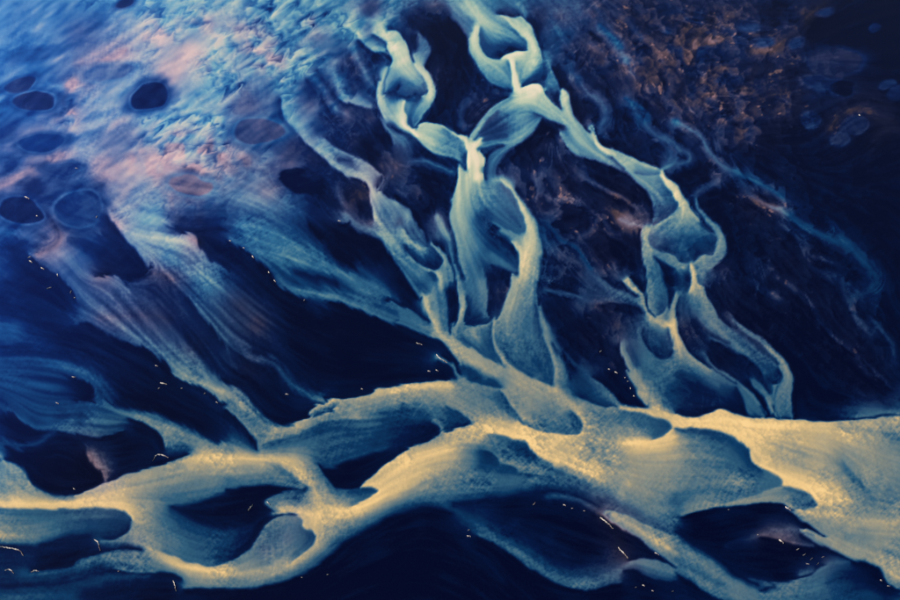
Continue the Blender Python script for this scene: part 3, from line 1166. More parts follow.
Q .5 7 : 180,240 650,360 850,120 40,400
Q 0 6 : 450,100 700,200 450,450 400,560
K .4 : 120,220 170,260 230,340
@670,320,.16667
C .85 : 15,0,.9 20,80,.88 40,160,.8 60,220,.66
E .07/.7>.4 : 40,10 55,90 90,160 150,230 210,270 260,300 330,345 400,390
C .46 : 80,240,.56 150,290 230,340,.4 310,375,.34 390,400,.3
D .12 8 : 120,400 200,450
E .42/.14 g4 : 40,300 110,320 200,370 280,410
D .42 5 : 10,330
D .25 5 : 20,470
C .48 : 210,205,.4 245,270,.5 300,320,.5 370,360,.46 420,410,.44 470,460,.42 520,530,.4 560,590,.4
E .06/.46 : 215,200 255,265 320,310 390,350 450,400 510,455 550,520 580,570
E .38/.08 : 405,400 425,450 450,520 490,580
D .05 8 : 310,220 350,300 420,330
C .46 : 240,20,.5 300,70,.5 370,130 440,190,.42 510,240,.38 580,290,.3
E .14/.36 g2 : 330,20 420,80 500,150 570,210 620,250 655,275
D .16 4 : 450,100
C .42 : 240,110,.4 300,130 380,170 450,210,.4 520,260,.3
E .38/.07 : 250,120 320,150 390,185 460,225 520,275 560,330
D .2 3 : 300,105
E .5/.12 : 655,275 675,320 670,365 640,390 610,390
D .14 4 : 630,340
D .28 4 : 560,300
C .5 : 370,0,.35 430,45,.42 500,95,.46 560,140,.5 620,190,.56 670,240,.6 705,290,.6 715,350,.55 690,430,.46 680,520,.44
E .02/.48 : 375,-10 450,45 530,100 600,150 660,210 710,270 735,340 740,420 735,500 735,590
E .46/.14 : 400,30 480,100 560,160 620,220 660,265
E .46/.3 : 680,370 650,410 632,470 640,540 660,590
C .48 : 490,360,.4 520,400,.42 570,450 600,520,.62
E .42/.05 : 480,365 500,405 550,455 585,510 600,570
C .55 : 620,400 625,460 628,520
D .12 4 : 540,350 570,380
E .1/.42 : 500,345 530,370 570,410 600,450
D 0 8 : 780,100 820,200
D .03 8 : 820,420
D .08 5 : 560,60 620,80
Q .7 4 : 590,90
Q .5 6 : 560,40
Q .4 6 : 300,220
Q .8 2 : 345,280 85,120
Q 0 6 : 420,170 690,350 500,480 150,300
@480,420,.16667
C .96 : 0,45 100,60 200,80 300,110 400,115,.9
C .93 : 350,170,.8 450,230,.88 550,290 650,330,.95 750,380,.9
E .4/.88 : 230,5 300,50 400,80 500,92 590,92
E .78/.3 : 605,0 615,40 600,70 592,92
E .9/.45>.15 : 60,85 150,100 230,120 285,140 295,160 330,205 345,225
E .75/.4 : 345,225 400,250 440,265 445,280
D .16 4 : 270,185 230,170
D .4 6 : 100,120
E .45/.2 : 30,185 80,200 110,230 120,255
D .2 5 : 40,230 20,280
E .5/.22 : 130,265 180,272 215,290 228,312
D .28 4 : 150,310
C .5 : 150,255 230,265 330,275 400,300,.48
E .46/.26 : 228,318 300,325 370,330 430,345 455,370
C .44 : 50,380 150,370 250,360 350,355
E .34/.1 g4 : 0,460 120,450 230,430 330,420 430,400 520,420
E .8>.6/.36 g4 : 450,275 530,310 620,350 700,385 780,420 850,470
D .34 6 : 600,400 700,450
D .22 5 : 560,430 720,500
D .62 6 : 650,200 750,220 850,250
D .75 5 : 500,180
T .3/.1 4 : 400,458 500,460 600,490 700,540 750,560
D .03 8 : 200,540 400,530 550,560
D .7 5 : 820,570
E .3/.62 : 740,550 800,552 905,575
'''
# ------------------------------------------------------------------ survey -> fields on the river plain
rng = np.random.default_rng(11); random.seed(5)
PW, PH, MG = 900, 600, 90
NX, NY = PW + 2*MG + 1, PH + 2*MG + 1
FPX = LENS/36*PW

def ground(px, py, z=0.0):
    """point of the plain seen at a photo pixel (pixel -> ray -> the flat river plain)"""
    dx = (np.asarray(px, float) - PW/2)/FPX; dy = -(np.asarray(py, float) - PH/2)/FPX
    c, s = math.cos(PITCH), math.sin(PITCH)
    vx, vy, vz = dx, c + dy*s, -s + dy*c
    t = (z - CAM_H)/vz
    return vx*t, vy*t

def catmull(P, step=.45):
    P = np.array(P, float)
    if len(P) == 2:
        n = max(2, int(np.hypot(*(P[1]-P[0])[:2])/step)); t = np.linspace(0, 1, n)[:, None]
        return P[0]*(1-t) + P[1]*t
    Q = np.vstack([2*P[0]-P[1], P, 2*P[-1]-P[-2]]); out = []
    for i in range(1, len(Q)-2):
        a, b, c, d = Q[i-1:i+3]
        n = max(2, int(np.hypot(*(c-b)[:2])/step)); t = np.linspace(0, 1, n, endpoint=False)[:, None]
        out.append(.5*(2*b + (c-a)*t + (2*a-5*b+4*c-d)*t*t + (3*b-a-3*c+d)*t**3))
    out.append(P[-1:])
    return np.vstack(out)

class Field:
    def __init__(self): self.v = np.zeros((NY, NX), np.float32); self.w = np.zeros((NY, NX), np.float32)
    def put(self, x, y, v, w=1.0):
        ix = np.rint(np.asarray(x)+MG).astype(int); iy = np.rint(np.asarray(y)+MG).astype(int)
        ok = (ix >= 0) & (ix < NX) & (iy >= 0) & (iy < NY)
        v = np.broadcast_to(v, ix.shape)
        np.add.at(self.v, (iy[ok], ix[ok]), (v[ok]*w).astype(np.float32)); np.add.at(self.w, (iy[ok], ix[ok]), np.float32(w))
    def disc(self, x, y, r, v, w=1.0):
        n = int(r)+1; gx, gy = np.meshgrid(np.arange(-n, n+1), np.arange(-n, n+1)); k = gx*gx+gy*gy <= r*r
        self.put(x+gx[k], y+gy[k], np.full(k.sum(), v), w)

def relax(hard, soft=None, iters=70, reach=0):
    """smooth interpolation between the surveyed lines (Laplace, coarse to fine); spots pull softly"""
    lev = [(hard.v, hard.w) + ((soft.v, soft.w) if soft else (hard.v*0, hard.w*0))]
    while min(lev[-1][0].shape) > 12:
        def half(a):
            h, l = (a.shape[0]+1)//2*2, (a.shape[1]+1)//2*2
            A = np.zeros((h, l), np.float32); A[:a.shape[0], :a.shape[1]] = a
            return A.reshape(h//2, 2, l//2, 2).sum((1, 3))
        lev.append(tuple(half(a) for a in lev[-1]))
    u = None
    for k, (a, b, sv, sw) in enumerate(reversed(lev)):
        m = b > 0; val = a/np.maximum(b, 1e-9)
        if u is None: u = np.full(a.shape, val[m].mean() if m.any() else 0, np.float32)
        else: u = np.repeat(np.repeat(u, 2, 0), 2, 1)[:a.shape[0], :a.shape[1]].copy()
        vm = val[m]; u[m] = vm; h = 2.0**(len(lev)-1-k)
        den = (1/(4 + sw + (h*h/(reach*reach) if reach else 0))).astype(np.float32)
        for _ in range(iters if k < len(lev)-1 else iters//2):
            p = np.pad(u, 1, mode='edge')
            u = (p[2:, 1:-1] + p[:-2, 1:-1] + p[1:-1, 2:] + p[1:-1, :-2] + sv)*den; u[m] = vm
    return u

def blur(a, s):
    if s <= 0: return a
    n = max(1, int(3*s)); k = np.exp(-.5*(np.arange(-n, n+1)/s)**2); k /= k.sum()
    p = np.pad(a, ((n, n), (0, 0)), mode='edge'); a = sum(k[i]*p[i:i+a.shape[0]] for i in range(2*n+1))
    p = np.pad(a, ((0, 0), (n, n)), mode='edge'); return sum(k[i]*p[:, i:i+a.shape[1]] for i in range(2*n+1)).astype(np.float32)

fs, fp, fr, fc, fn, ds, dp = (Field() for _ in range(7))
ox = oy = 0.0
def inside(P):
    P = np.array(P)[:, :2]; x0, y0 = np.floor(P.min(0)); x1, y1 = np.ceil(P.max(0))
    x, y = np.meshgrid(np.arange(x0, x1+1), np.arange(y0, y1+1)); m = np.zeros(x.shape, bool)
    for a, b in zip(P, np.roll(P, -1, 0)):
        if a[1] != b[1]: m ^= ((a[1] > y) != (b[1] > y)) & (x < (b[0]-a[0])*(y-a[1])/(b[1]-a[1])+a[0])
    return x[m], y[m]
def rang(t, n):
    a = t.split('>'); return np.linspace(float(a[0]), float(a[-1]), n)
for line in SURVEY.strip().splitlines():
    if line[0] == '@':
        q = [float(t) for t in line[1:].split(',')]; ox, oy = q[:2]; sc = q[2] if len(q) > 2 else .25; continue
    cmd, pts = line.split(':'); cmd = cmd.split(); k = cmd[0]
    P = [tuple(float(q) for q in p.split(',')) for p in pts.split()]
    P = [(p[0]*sc+ox, p[1]*sc+oy) + p[2:] for p in P]
    if k in 'DQR':
        for p in P: (ds if k == 'D' else dp if k == 'Q' else fr).disc(p[0], p[1], float(cmd[2])*(1.25 if k == 'D' else 1), float(cmd[1]), 1.0 if k == 'R' else .035)
        continue
    if k == 'X':                                                # this part of the plain is surveyed again in more detail below
        (x0, y0), (x1, y1) = [(int(p[0])+MG, int(p[1])+MG) for p in P]
        for f in (fs, ds, fp, dp, fc, fn): f.v[y0:y1, x0:x1] = 0; f.w[y0:y1, x0:x1] = 0
        continue
    if k == 'J':
        x, y = inside(P); dp.put(x, y, np.full(len(x), float(cmd[1])), .02); continue
    if k == 'B':
        x, y = inside(P); ds.put(x, y, np.full(len(x), float(cmd[1])), .012); continue
    if k in 'CKT':
        v0 = float(cmd[1].split('/')[0]); P = [(p[0], p[1], p[2] if len(p) > 2 else v0) for p in P]
        c = catmull(P)
        if k in 'CT':
            fs.put(c[:, 0], c[:, 1], c[:, 2])
        if k == 'K':
            for s in (-1, 0, 1): fp.put(c[:, 0]+s, c[:, 1]+s*.5, c[:, 2])
    else:
        c = catmull([p[:2] for p in P]); L, R = cmd[1].split('/')
        g = float(cmd[2][1:]) if len(cmd) > 2 else .85
    d = np.gradient(c[:, :2], axis=0); d /= np.maximum(np.hypot(d[:, 0], d[:, 1]), 1e-9)[:, None]
    if k == 'E':
        n = len(c)
        fs.put(c[:, 0]+d[:, 1]*g, c[:, 1]-d[:, 0]*g, rang(L, n)); fs.put(c[:, 0]-d[:, 1]*g, c[:, 1]+d[:, 0]*g, rang(R, n))
    if k == 'T':
        g = float(cmd[2]); b = float(cmd[1].split('/')[1]); n = len(c)//8
        for s in (-g, g): fs.put((c[:, 0]+d[:, 1]*s)[n:-n], (c[:, 1]-d[:, 0]*s)[n:-n], b)
    if k in 'ECT':
        th = 2*np.arctan2(d[:, 1], d[:, 0]); fc.put(c[:, 0], c[:, 1], np.cos(th)); fn.put(c[:, 0], c[:, 1], np.sin(th))

silt = relax(fs, ds, 80)
pink = relax(fp, dp, 30, 16)
crum = relax(fr, None, 24)
ca = blur(relax(fc, None, 24), 3); sa = blur(relax(fn, None, 24), 3)
ang = .5*np.arctan2(sa, ca); DX, DY = np.cos(ang).astype(np.float32), np.sin(ang).astype(np.float32)
gy, gx = np.mgrid[0:NY, 0:NX].astype(np.float32)

def noise(s, seed=None):
    n = blur(rng.standard_normal((NY, NX)).astype(np.float32), min(s, 6))
    if s > 6:                                                   # broad noise from a coarse lattice
        q = rng.standard_normal((int(NY/s)+4, int(NX/s)+4)).astype(np.float32); y, x = gy/s, gx/s
        iy, ix = y.astype(int), x.astype(int); fy, fx = y-iy, x-ix; fy = fy*fy*(3-2*fy); fx = fx*fx*(3-2*fx)
        n = (q[iy, ix]*(1-fx)+q[iy, ix+1]*fx)*(1-fy) + (q[iy+1, ix]*(1-fx)+q[iy+1, ix+1]*fx)*fy
    return (n-n.mean())/n.std()
def sample(a, y, x):
    y = np.clip(y, 0, NY-1.001); x = np.clip(x, 0, NX-1.001); iy, ix = y.astype(int), x.astype(int); fy, fx = y-iy, x-ix
    return (a[iy, ix]*(1-fx)+a[iy, ix+1]*fx)*(1-fy) + (a[iy+1, ix]*(1-fx)+a[iy+1, ix+1]*fx)*fy
def streak(n, vx, vy, steps, h=1.0):
    """drag noise along the current (line integral), so ripples follow the flow"""
    acc = n.copy()
    for sg in (1, -1):
        x, y = gx.copy(), gy.copy(); px, py = vx*sg, vy*sg
        for i in range(steps):
            x += px*h; y += py*h
            iy = np.clip(np.rint(y), 0, NY-1).astype(int); ix = np.clip(np.rint(x), 0, NX-1).astype(int)
            acc += n[iy, ix]*(1-i/steps)
            qx, qy = vx[iy, ix], vy[iy, ix]; f = np.where(qx*px+qy*py < 0, -1, 1).astype(np.float32); px, py = qx*f, qy*f
    return (acc-acc.mean())/acc.std()

along = streak(noise(.8), DX, DY, 14)
broad = streak(noise(2.5), DX, DY, 26, 1.5)

# ragged shorelines: shift the survey a little with the grain of the current
n1, n2 = noise(9), noise(4)
wx = .5*n1 + .35*n2 + .3*broad*(1+1.5*np.exp(-silt*5)); wy = .5*noise(9) + .35*noise(4)
silt = blur(sample(silt, gy+wy*.8, gx+wx*.8), .55)
pink = np.clip(pink, 0, 1)

def turned(deg):
    a = math.radians(deg); c, s = math.cos(a), math.sin(a); return DX*c-DY*s, DX*s+DY*c
def zone(poly, soft):
    m = np.zeros((NY, NX), np.float32); x, y = inside([(a+MG, b+MG) for a, b in poly]); k = (x >= 0) & (x < NX) & (y >= 0) & (y < NY)
    m[y[k].astype(int), x[k].astype(int)] = 1
    return blur(blur(m[::4, ::4], soft/4), soft/4).repeat(4, 0).repeat(4, 1)[:NY, :NX]
up = np.clip(1.15-(gy-MG)/330, 0, 1); k = .42+.5*up; silt = silt*(1-k) + k*(silt*silt*(3-2*silt)) - .016 - .006*up; silt = silt*(1+.09*up)
# feather the shores: pull the silt out in fine threads that cross them at a slant
zl = zone([(-80, 190), (330, 170), (440, 330), (300, 440), (200, 430), (-80, 470)], 40)
thr = streak(noise(.9), *turned(24), 12); vx, vy = turned(24)
fe = .55 + 1.7*zl*np.clip(1.3-1.2*silt, .2, 1)
silt = sample(silt, gy+vy*thr*fe, gx+vx*thr*fe)
# still pools: flat floor, thin rim, darker moat   (x, y, rx, ry, tilt, floor, rim, moat, grey, label)
POOLS = [
 (20,85,16,6.5,-15,.10,.24,.1,.55,'small grey oval pool with pale rim, upper of two close together'),
 (34,101,22,8.5,-3,.09,.26,.1,.6,'grey oval pool with pale rim beneath a smaller one'),
 (150,96,19,13,-28,.03,.2,.08,.3,'very dark egg-shaped pool in pink sand ringed with blue'),
 (126,3,10,5,-20,.08,.2,.12,.5,'small dark pool with a long blue tail'),
 (33,55,23,6,-6,.16,.18,.2,0,'blue lens-shaped pool between pale streaks'),
 (107,72,28,7.5,-8,.3,.32,.36,.35,'faint grey-blue pool in smooth pink sand'),
 (42,143,22,9,-8,.1,.2,.13,0,'deep blue pool under a pink sand curve'),
 (62,169,18,6.5,2,.13,.2,.1,.25,'flat slate-blue pool with bright speck at its end'),
 (78,209,24,16,0,.12,.24,.07,.15,'large round slate pool with curved inner shore and pale rim'),
 (20,211,22,13,4,.04,.2,.1,.4,'dark brownish round pool beside a pink sand neck'),
 (190,185,20,10,8,.3,.34,.38,.8,'soft lilac-grey pool in the widest pink sand'),
 (258,131,24,13,4,.2,.3,.26,.5,'shaded violet hollow below smooth lilac sand'),
 (835,61,28,14,2,.1,.09,.03,.35,'largest grey-blue pond on the dark plain'),
 (819,83,16,7,5,.09,.1,.03,.1,'oval pond just below the largest pond'),
 (842,88,11,8,0,.01,.03,.05,0,'nearly black round pond beside the largest one'),
 (854,125,13,9,-5,.1,.1,.03,.2,'rounded grey pond under an arch of pink sand'),
 (840,140,10,6,10,.09,.09,.03,.2,'small pond touching the foot of the pink arch'),
 (748,27,10,5.5,0,.12,.1,.05,.1,'small slate pond in brown crust'),
 (764,42,8,4.5,0,.12,.1,.05,.1,'small pond at the tip of a pink sand tongue'),
 (796,43,8,5,-10,.12,.1,.03,.1,'small oval pond beside the pink sand tongue'),
 (826,12,9,3.5,-15,.12,.1,.03,.1,'narrow slanting pond on dark sand'),
 (888,84,7,3.5,-18,.13,.12,.02,.1,'bright little slanting pond above a rounder one'),
 (898,93,9,6,0,.1,.1,.02,.1,'rounder pond under a bright little slanting one'),
 (875,27,5,2.3,-10,.13,.12,.03,.1,'tiny lone pond on dark blue sand'),
 (811,120,9,8,0,.09,.08,.03,.1,'dim square-cornered pond at the edge of brown crust'),
]
pool_id = np.zeros((NY, NX), np.int32)
for i, (cx, cy, rx, ry, rt, fl, rim, moat, gr, _) in enumerate(POOLS):
    a = math.radians(rt); ux, uy = gx-MG-cx + .8*n2, gy-MG-cy + .5*n1
    ex, ey = (ux*math.cos(a)+uy*math.sin(a))/rx, (-ux*math.sin(a)+uy*math.cos(a))/ry
    r = np.sqrt(ex*ex+ey*ey)*(1+.07*np.sin(2*np.arctan2(ey, ex)+i*1.7)+.05*np.sin(3*np.arctan2(ey, ex)+i)) + .1*n2*6/ry*.5; t = r*ry
    m = np.clip((1.75-r)/.6, 0, 1); silt = silt*(1-m) + (moat+.6*(silt-moat)*np.clip(r-1, 0, 1))*m
    m = np.exp(-((r-1.06)*min(ry, 9)/1.1)**2); m = m*np.clip(.75+.35*np.sin(np.arctan2(ey, ex)+i*2.1), 0, 1); silt = silt*(1-.9*m) + (rim+.05)*.9*m
    m = np.clip((1.0-r)*ry/1.7+.5, 0, 1); silt = silt*(1-m) + (fl+.012*n2)*m; pink = pink*(1-m) + gr*m
    pink = pink*(1-.5*np.clip((1.6-r)/.5, 0, 1)*(1-m)); pool_id[r < 1] = i+1
    crum = crum*np.clip((r-1)/.5, 0, 1)
silt = silt.astype(np.float32)
# ------------------------------------------------------------------ grain: ripples, nets, filaments, crusts
body = np.clip(silt*2.4, 0, 1)*np.clip((1.1-silt)*2.5, .2, 1)
patch = np.clip(.8+.55*noise(26), .2, 1.8); low = np.clip((gy-MG-150)/220, 0, 1)
netA = streak(noise(.6), *turned(36), 6); netB = streak(noise(.6), *turned(-54), 6); netC = noise(.7)
net = np.tanh(netA)+np.tanh(netB)+.5*netC; net = (net-net.mean())/net.std()
zt = zone([(-90, -90), (400, -90), (420, 60), (300, 150), (150, 200), (-90, 330)], 30)
thread = streak(noise(1.0), DX, DY, 34); thread = thread*(1-.9*np.clip(1.3*crum+zt, 0, 1)); along = along*(1-.7*zt); broad = broad*(1-.7*zt)
silt_f = silt*(1+(.06+.07*(1-low))*thread*np.clip(1.2-silt, 0, 1)) + body*patch*(.014*along + .034*net*(.5+.5*low) + .020*broad) + .009*(1-body)*(broad+.8*along)
def flakes(size, stretch, rot, wob=.28):
    """overlapping scales of crust: each cell is a tilted flake with a sharp lip against its neighbour"""
    wxx, wyy = gx + size*wob*noise(size*.8) + size*.12*noise(2), gy + size*wob*noise(size*.8) + size*.12*noise(2)
    c, s = math.cos(rot), math.sin(rot); u = (wxx*c+wyy*s)/(size*stretch); v = (-wxx*s+wyy*c)/size
    gxr = rng.random((int(2200/size)+8, int(2200/size)+8, 4)).astype(np.float32); off = 1000//int(size)
    iu, iv = np.floor(u).astype(int), np.floor(v).astype(int); best = np.full(u.shape, 9, np.float32); val = np.zeros_like(best)
    for du in (-1, 0, 1):
        for dv in (-1, 0, 1):
            q = gxr[np.clip(iv+dv+off, 0, gxr.shape[0]-1), np.clip(iu+du+off, 0, gxr.shape[1]-1)]
            au, av = u-(iu+du+q[..., 0]), v-(iv+dv+q[..., 1]); dd = au*au+av*av; k = dd < best
            th = .9+1.6*(q[..., 2]-.5); t = au*np.cos(th)-av*np.sin(th)
            val = np.where(k, t*.9+(q[..., 3]-.5)*.5, val); best = np.where(k, dd, best)
    return blur(val, .5)
scal = flakes(3.6, 1.6, .5); scal2 = flakes(3.2, 2.0, -.35)
silt_f = silt_f + .075*scal2*np.clip(silt*3-.5, 0, 1)*np.clip(2.2-silt*2.4, 0, 1)*(.5+.5*low)*patch
silt_f = silt_f + .10*scal*np.clip(silt*1.7-.55, 0, 1)*low*patch
# left streams: many parallel translucent streaks
stk = streak(noise(1.6), DX, DY, 40, 1.3); silt_f = silt_f*(1+zl*np.clip(1.1-1.2*silt, 0, 1)*(.18*stk+.12*thread) - .1*zl)
# mottled flats between the strands: wisps and filaments of silt, brown crust
zm = zone([(300, 80), (430, -40), (760, -40), (830, 110), (900, 300), (930, 400), (800, 390), (730, 300), (640, 420), (560, 330), (430, 260), (330, 190)], 30)
wn = sample(noise(16)+.5*noise(7)+.22*noise(3), gy+5*n1, gx+5*noise(9))
wisp = np.exp(-(wn/.08)**2)*np.clip(.5+.6*noise(20), 0, 1.2) + .8*np.exp(-((wn-.9)/.07)**2)*np.clip(.4+.7*noise(24), 0, 1.2)
f1 = streak(noise(2.2), *turned(14), 24, 1.4); fil = np.exp(-((f1-.55)/.16)**2)*np.clip(.35+.6*noise(18), 0, 1.1)
mot = flakes(12, 1.9, .75)*.75 + flakes(5, 1.8, .7)*.35 + .04*thread
dark = np.clip(1.05-silt*4, 0, 1)*np.clip((silt-.0)*16, .2, 1)
silt_f = silt_f + dark*zm*(.045 + .14*wisp + .19*fil + .27*np.clip(mot+.06, -.25, 1)) + .04*dark*(1-zm)*(fil+wisp)
cr = np.clip(crum, 0, 1)*np.clip(.85+.5*noise(22), .1, 1.1)
fa, fb = streak(noise(1.6), np.float32(.83)+0*DX, np.float32(-.56)+0*DX, 12), flakes(10, 2.8, -.62, .32)
flake = .5*fb + .36*flakes(5, 2.4, -.55, .35) + .03*fa; flake = sample(flake, gy-.56*3.2*fa, gx+.83*3.2*fa)
silt_f = silt_f + cr*np.clip(silt*3, .35, 1.2)*(.55*flake + .025*noise(2.0))  # flake tilt painted in as pale tops and blue shadow edges
silt_f = silt_f + .045*zt*fa*np.clip(silt*4, .3, 1)
blot = np.tanh(1.2*(1.1*noise(10)+.6*noise(3)+2.6*flake))
pink_f = np.clip(pink*(1+cr*.6*blot) - cr*.1 + .08*broad*pink + zt*.06*fa, 0, 1)
pink_f = np.clip(pink_f + dark*zm*pink*(1.2*np.clip(mot+.1*noise(5), -.5, 1)+.3*wisp), 0, 1)
spark = np.clip((streak(noise(.7), DX, DY, 3)+.9*noise(7)+2*mot-2.9)*1.1, 0, 1)*np.clip(pink*2.2, 0, 1)*np.clip(1.2-silt*4, 0, 1)*(pool_id == 0)*zm
silt_f = np.clip(silt_f + .2*spark, 0, 1); pink_f = np.clip(pink_f + spark, 0, 1)
keep = np.clip((gx-MG-380)/80, 0, 1)*np.clip((gx+gy-2*MG-480)/60, 0, 1)      # sand under running silt is not bare
pink_f = pink_f*(1-keep*np.clip(2.2*silt-.35, 0, .85))
warm = np.clip((gy-MG-90)/330 + (gx-MG-450)/1600, 0, 1).astype(np.float32)
warm = warm*warm*(3-2*warm)
sky_tint = np.clip(1-(gx-MG)/430-np.clip((gy-MG-120)/420, 0, 1), 0, 1).astype(np.float32)  # where sky reflection is painted into the colour, fading from the far left

HS = .42
hgt = HS*blur(silt, 1.2) + .010*along*body + .014*net*body + .03*scal*body*low + .02*broad + cr*.14*flake + .08*dark*zm*mot
hgt += .03*noise(6)*(.4+body)
X, Y = ground(gx-MG, gy-MG)
fade = np.clip(np.minimum(np.minimum(gx, NX-1-gx), np.minimum(gy, NY-1-gy))/40, 0, 1); hgt = hgt*fade - .2*(1-fade)
VX = np.stack([X, Y, hgt], -1).astype(np.float32)
# ------------------------------------------------------------------ materials
def srgb(r, g, b): return tuple(((c/255)/12.92 if c/255 <= .04045 else ((c/255+.055)/1.055)**2.4) for c in (r, g, b)) + (1,)
GAIN = .9
def ramp(nt, src, stops):
    r = nt.nodes.new('ShaderNodeValToRGB'); e = r.color_ramp.elements
    while len(e) < len(stops): e.new(.5)
    for q, (p, c) in zip(e, stops): q.position = p; k = srgb(*c); q.color = (k[0]*GAIN, k[1]*GAIN, k[2]*GAIN, 1)
    nt.links.new(src, r.inputs[0]); return r.outputs[0]
WARM = [(0, (1, 6, 36)), (.1, (3, 24, 66)), (.25, (10, 58, 98)), (.4, (50, 96, 122)), (.55, (98, 122, 128)), (.7, (146, 146, 130)), (.85, (202, 176, 128)), (.95, (246, 204, 138)), (1, (255, 214, 146))]
COOL = [(0, (1, 6, 38)), (.1, (3, 26, 74)), (.25, (8, 58, 110)), (.4, (40, 106, 146)), (.55, (94, 150, 164)), (.7, (152, 184, 170)), (.85, (204, 210, 178)), (1, (244, 226, 196))]
SKY_BLUE = [(0, (5, 28, 94)), (.1, (12, 56, 136)), (.25, (38, 104, 180)), (.4, (82, 148, 204)), (.55, (136, 186, 212)), (.7, (180, 208, 212)), (1, (232, 216, 200))]  # water blue with the reflected sky painted in
PINK = [(0, (2, 5, 32)), (.1, (26, 27, 50)), (.2, (74, 58, 66)), (.35, (140, 106, 112)), (.5, (188, 152, 160)), (.7, (226, 190, 180))]
SKY_LILAC = [(0, (4, 14, 58)), (.1, (26, 42, 98)), (.2, (66, 84, 144)), (.35, (128, 126, 170)), (.5, (190, 162, 184)), (.7, (230, 198, 198))]  # the pink sand again, with bluish sky light painted in
def silt_material(name, rough):
    m = bpy.data.materials.new(name); m.use_nodes = True; nt = m.node_tree; b = nt.nodes['Principled BSDF']
    def attr(n):
        a = nt.nodes.new('ShaderNodeAttribute'); a.attribute_name = n; return a.outputs['Fac']
    def mix(f, a, c):
        x = nt.nodes.new('ShaderNodeMix'); x.data_type = 'RGBA'; nt.links.new(f, x.inputs[0]); nt.links.new(a, x.inputs[6]); nt.links.new(c, x.inputs[7]); return x.outputs[2]
    s = attr('silt'); tc = nt.nodes.new('ShaderNodeTexCoord')
    n = nt.nodes.new('ShaderNodeTexNoise'); n.inputs['Scale'].default_value = 1.6; n.inputs['Detail'].default_value = 5; n.inputs['Roughness'].default_value = .65
    nt.links.new(tc.outputs['Object'], n.inputs['Vector'])
    ma = nt.nodes.new('ShaderNodeMath'); ma.operation = 'MULTIPLY_ADD'; nt.links.new(n.outputs['Fac'], ma.inputs[0]); ma.inputs[1].default_value = .07; 
    sub = nt.nodes.new('ShaderNodeMath'); sub.operation = 'SUBTRACT'; nt.links.new(s, sub.inputs[0]); sub.inputs[1].default_value = .035
    nt.links.new(sub.outputs[0], ma.inputs[2]); s = ma.outputs[0]
    tint = attr('sky_tint')
    col = mix(attr('pink'), mix(tint, mix(attr('warmth'), ramp(nt, s, COOL), ramp(nt, s, WARM)), ramp(nt, s, SKY_BLUE)), mix(tint, ramp(nt, s, PINK), ramp(nt, s, SKY_LILAC)))
    nt.links.new(col, b.inputs['Base Color']); b.inputs['Roughness'].default_value = rough; b.inputs['IOR'].default_value = 1.33; b.inputs['Specular IOR Level'].default_value = .1
    bp = nt.nodes.new('ShaderNodeBump'); bp.inputs['Strength'].default_value = .35; bp.inputs['Distance'].default_value = .12
    nt.links.new(n.outputs['Fac'], bp.inputs['Height']); nt.links.new(bp.outputs[0], b.inputs['Normal'])
    return m
M_SILT = silt_material('silty_water_over_sand', .42)

# ------------------------------------------------------------------ mesh from the plain
FLD = {'silt': silt_f, 'pink': pink_f, 'warmth': warm, 'sky_tint': sky_tint}
def sheet(name, fmask, mat, skirt=2.0):
    """one mesh of the faces in fmask (with side walls going down), attributes from the fields"""
    fy, fx = np.nonzero(fmask)
    a = fy*NX+fx; q = np.stack([a+NX, a+NX+1, a+1, a], 1)              # rows run towards the camera: this order faces up
    used, inv = np.unique(q.ravel(), return_inverse=True); q = inv.reshape(-1, 4)
    co = VX.reshape(-1, 3)[used]; vid = used
    if skirt:
        e = np.concatenate([q[:, [0, 1]], q[:, [1, 2]], q[:, [2, 3]], q[:, [3, 0]]]); key = e[:, 0].astype(np.int64)*len(used)+e[:, 1]
        rev = e[:, 1].astype(np.int64)*len(used)+e[:, 0]; bd = e[~np.isin(key, rev)]
        bv, binv = np.unique(bd.ravel(), return_inverse=True); bi = binv.reshape(-1, 2); n0 = len(co); nb = len(bv)
        top = co[bv]; low = top.copy(); low[:, 2] -= skirt
        co = np.vstack([co, top, low]); vid = np.concatenate([vid, used[bv], used[bv]])
        q = np.vstack([q, np.stack([n0+bi[:, 1], n0+bi[:, 0], n0+nb+bi[:, 0], n0+nb+bi[:, 1]], 1)])
    me = bpy.data.meshes.new(name); nf = len(q)
    org = co.mean(0); org[2] = 0; co = co-org
    me.vertices.add(len(co)); me.vertices.foreach_set('co', co.astype(np.float32).ravel())
    me.loops.add(nf*4); me.loops.foreach_set('vertex_index', q.astype(np.int32).ravel())
    me.polygons.add(nf); me.polygons.foreach_set('loop_start', np.arange(0, nf*4, 4, dtype=np.int32))
    me.polygons.foreach_set('use_smooth', np.ones(nf, bool))
    me.update(calc_edges=True)
    for k, f in FLD.items():
        at = me.attributes.new(k, 'FLOAT', 'POINT'); at.data.foreach_set('value', f.ravel()[vid].astype(np.float32))
    me.materials.append(mat)
    o = bpy.data.objects.new(name, me); scene.collection.objects.link(o); o.location = org
    return o
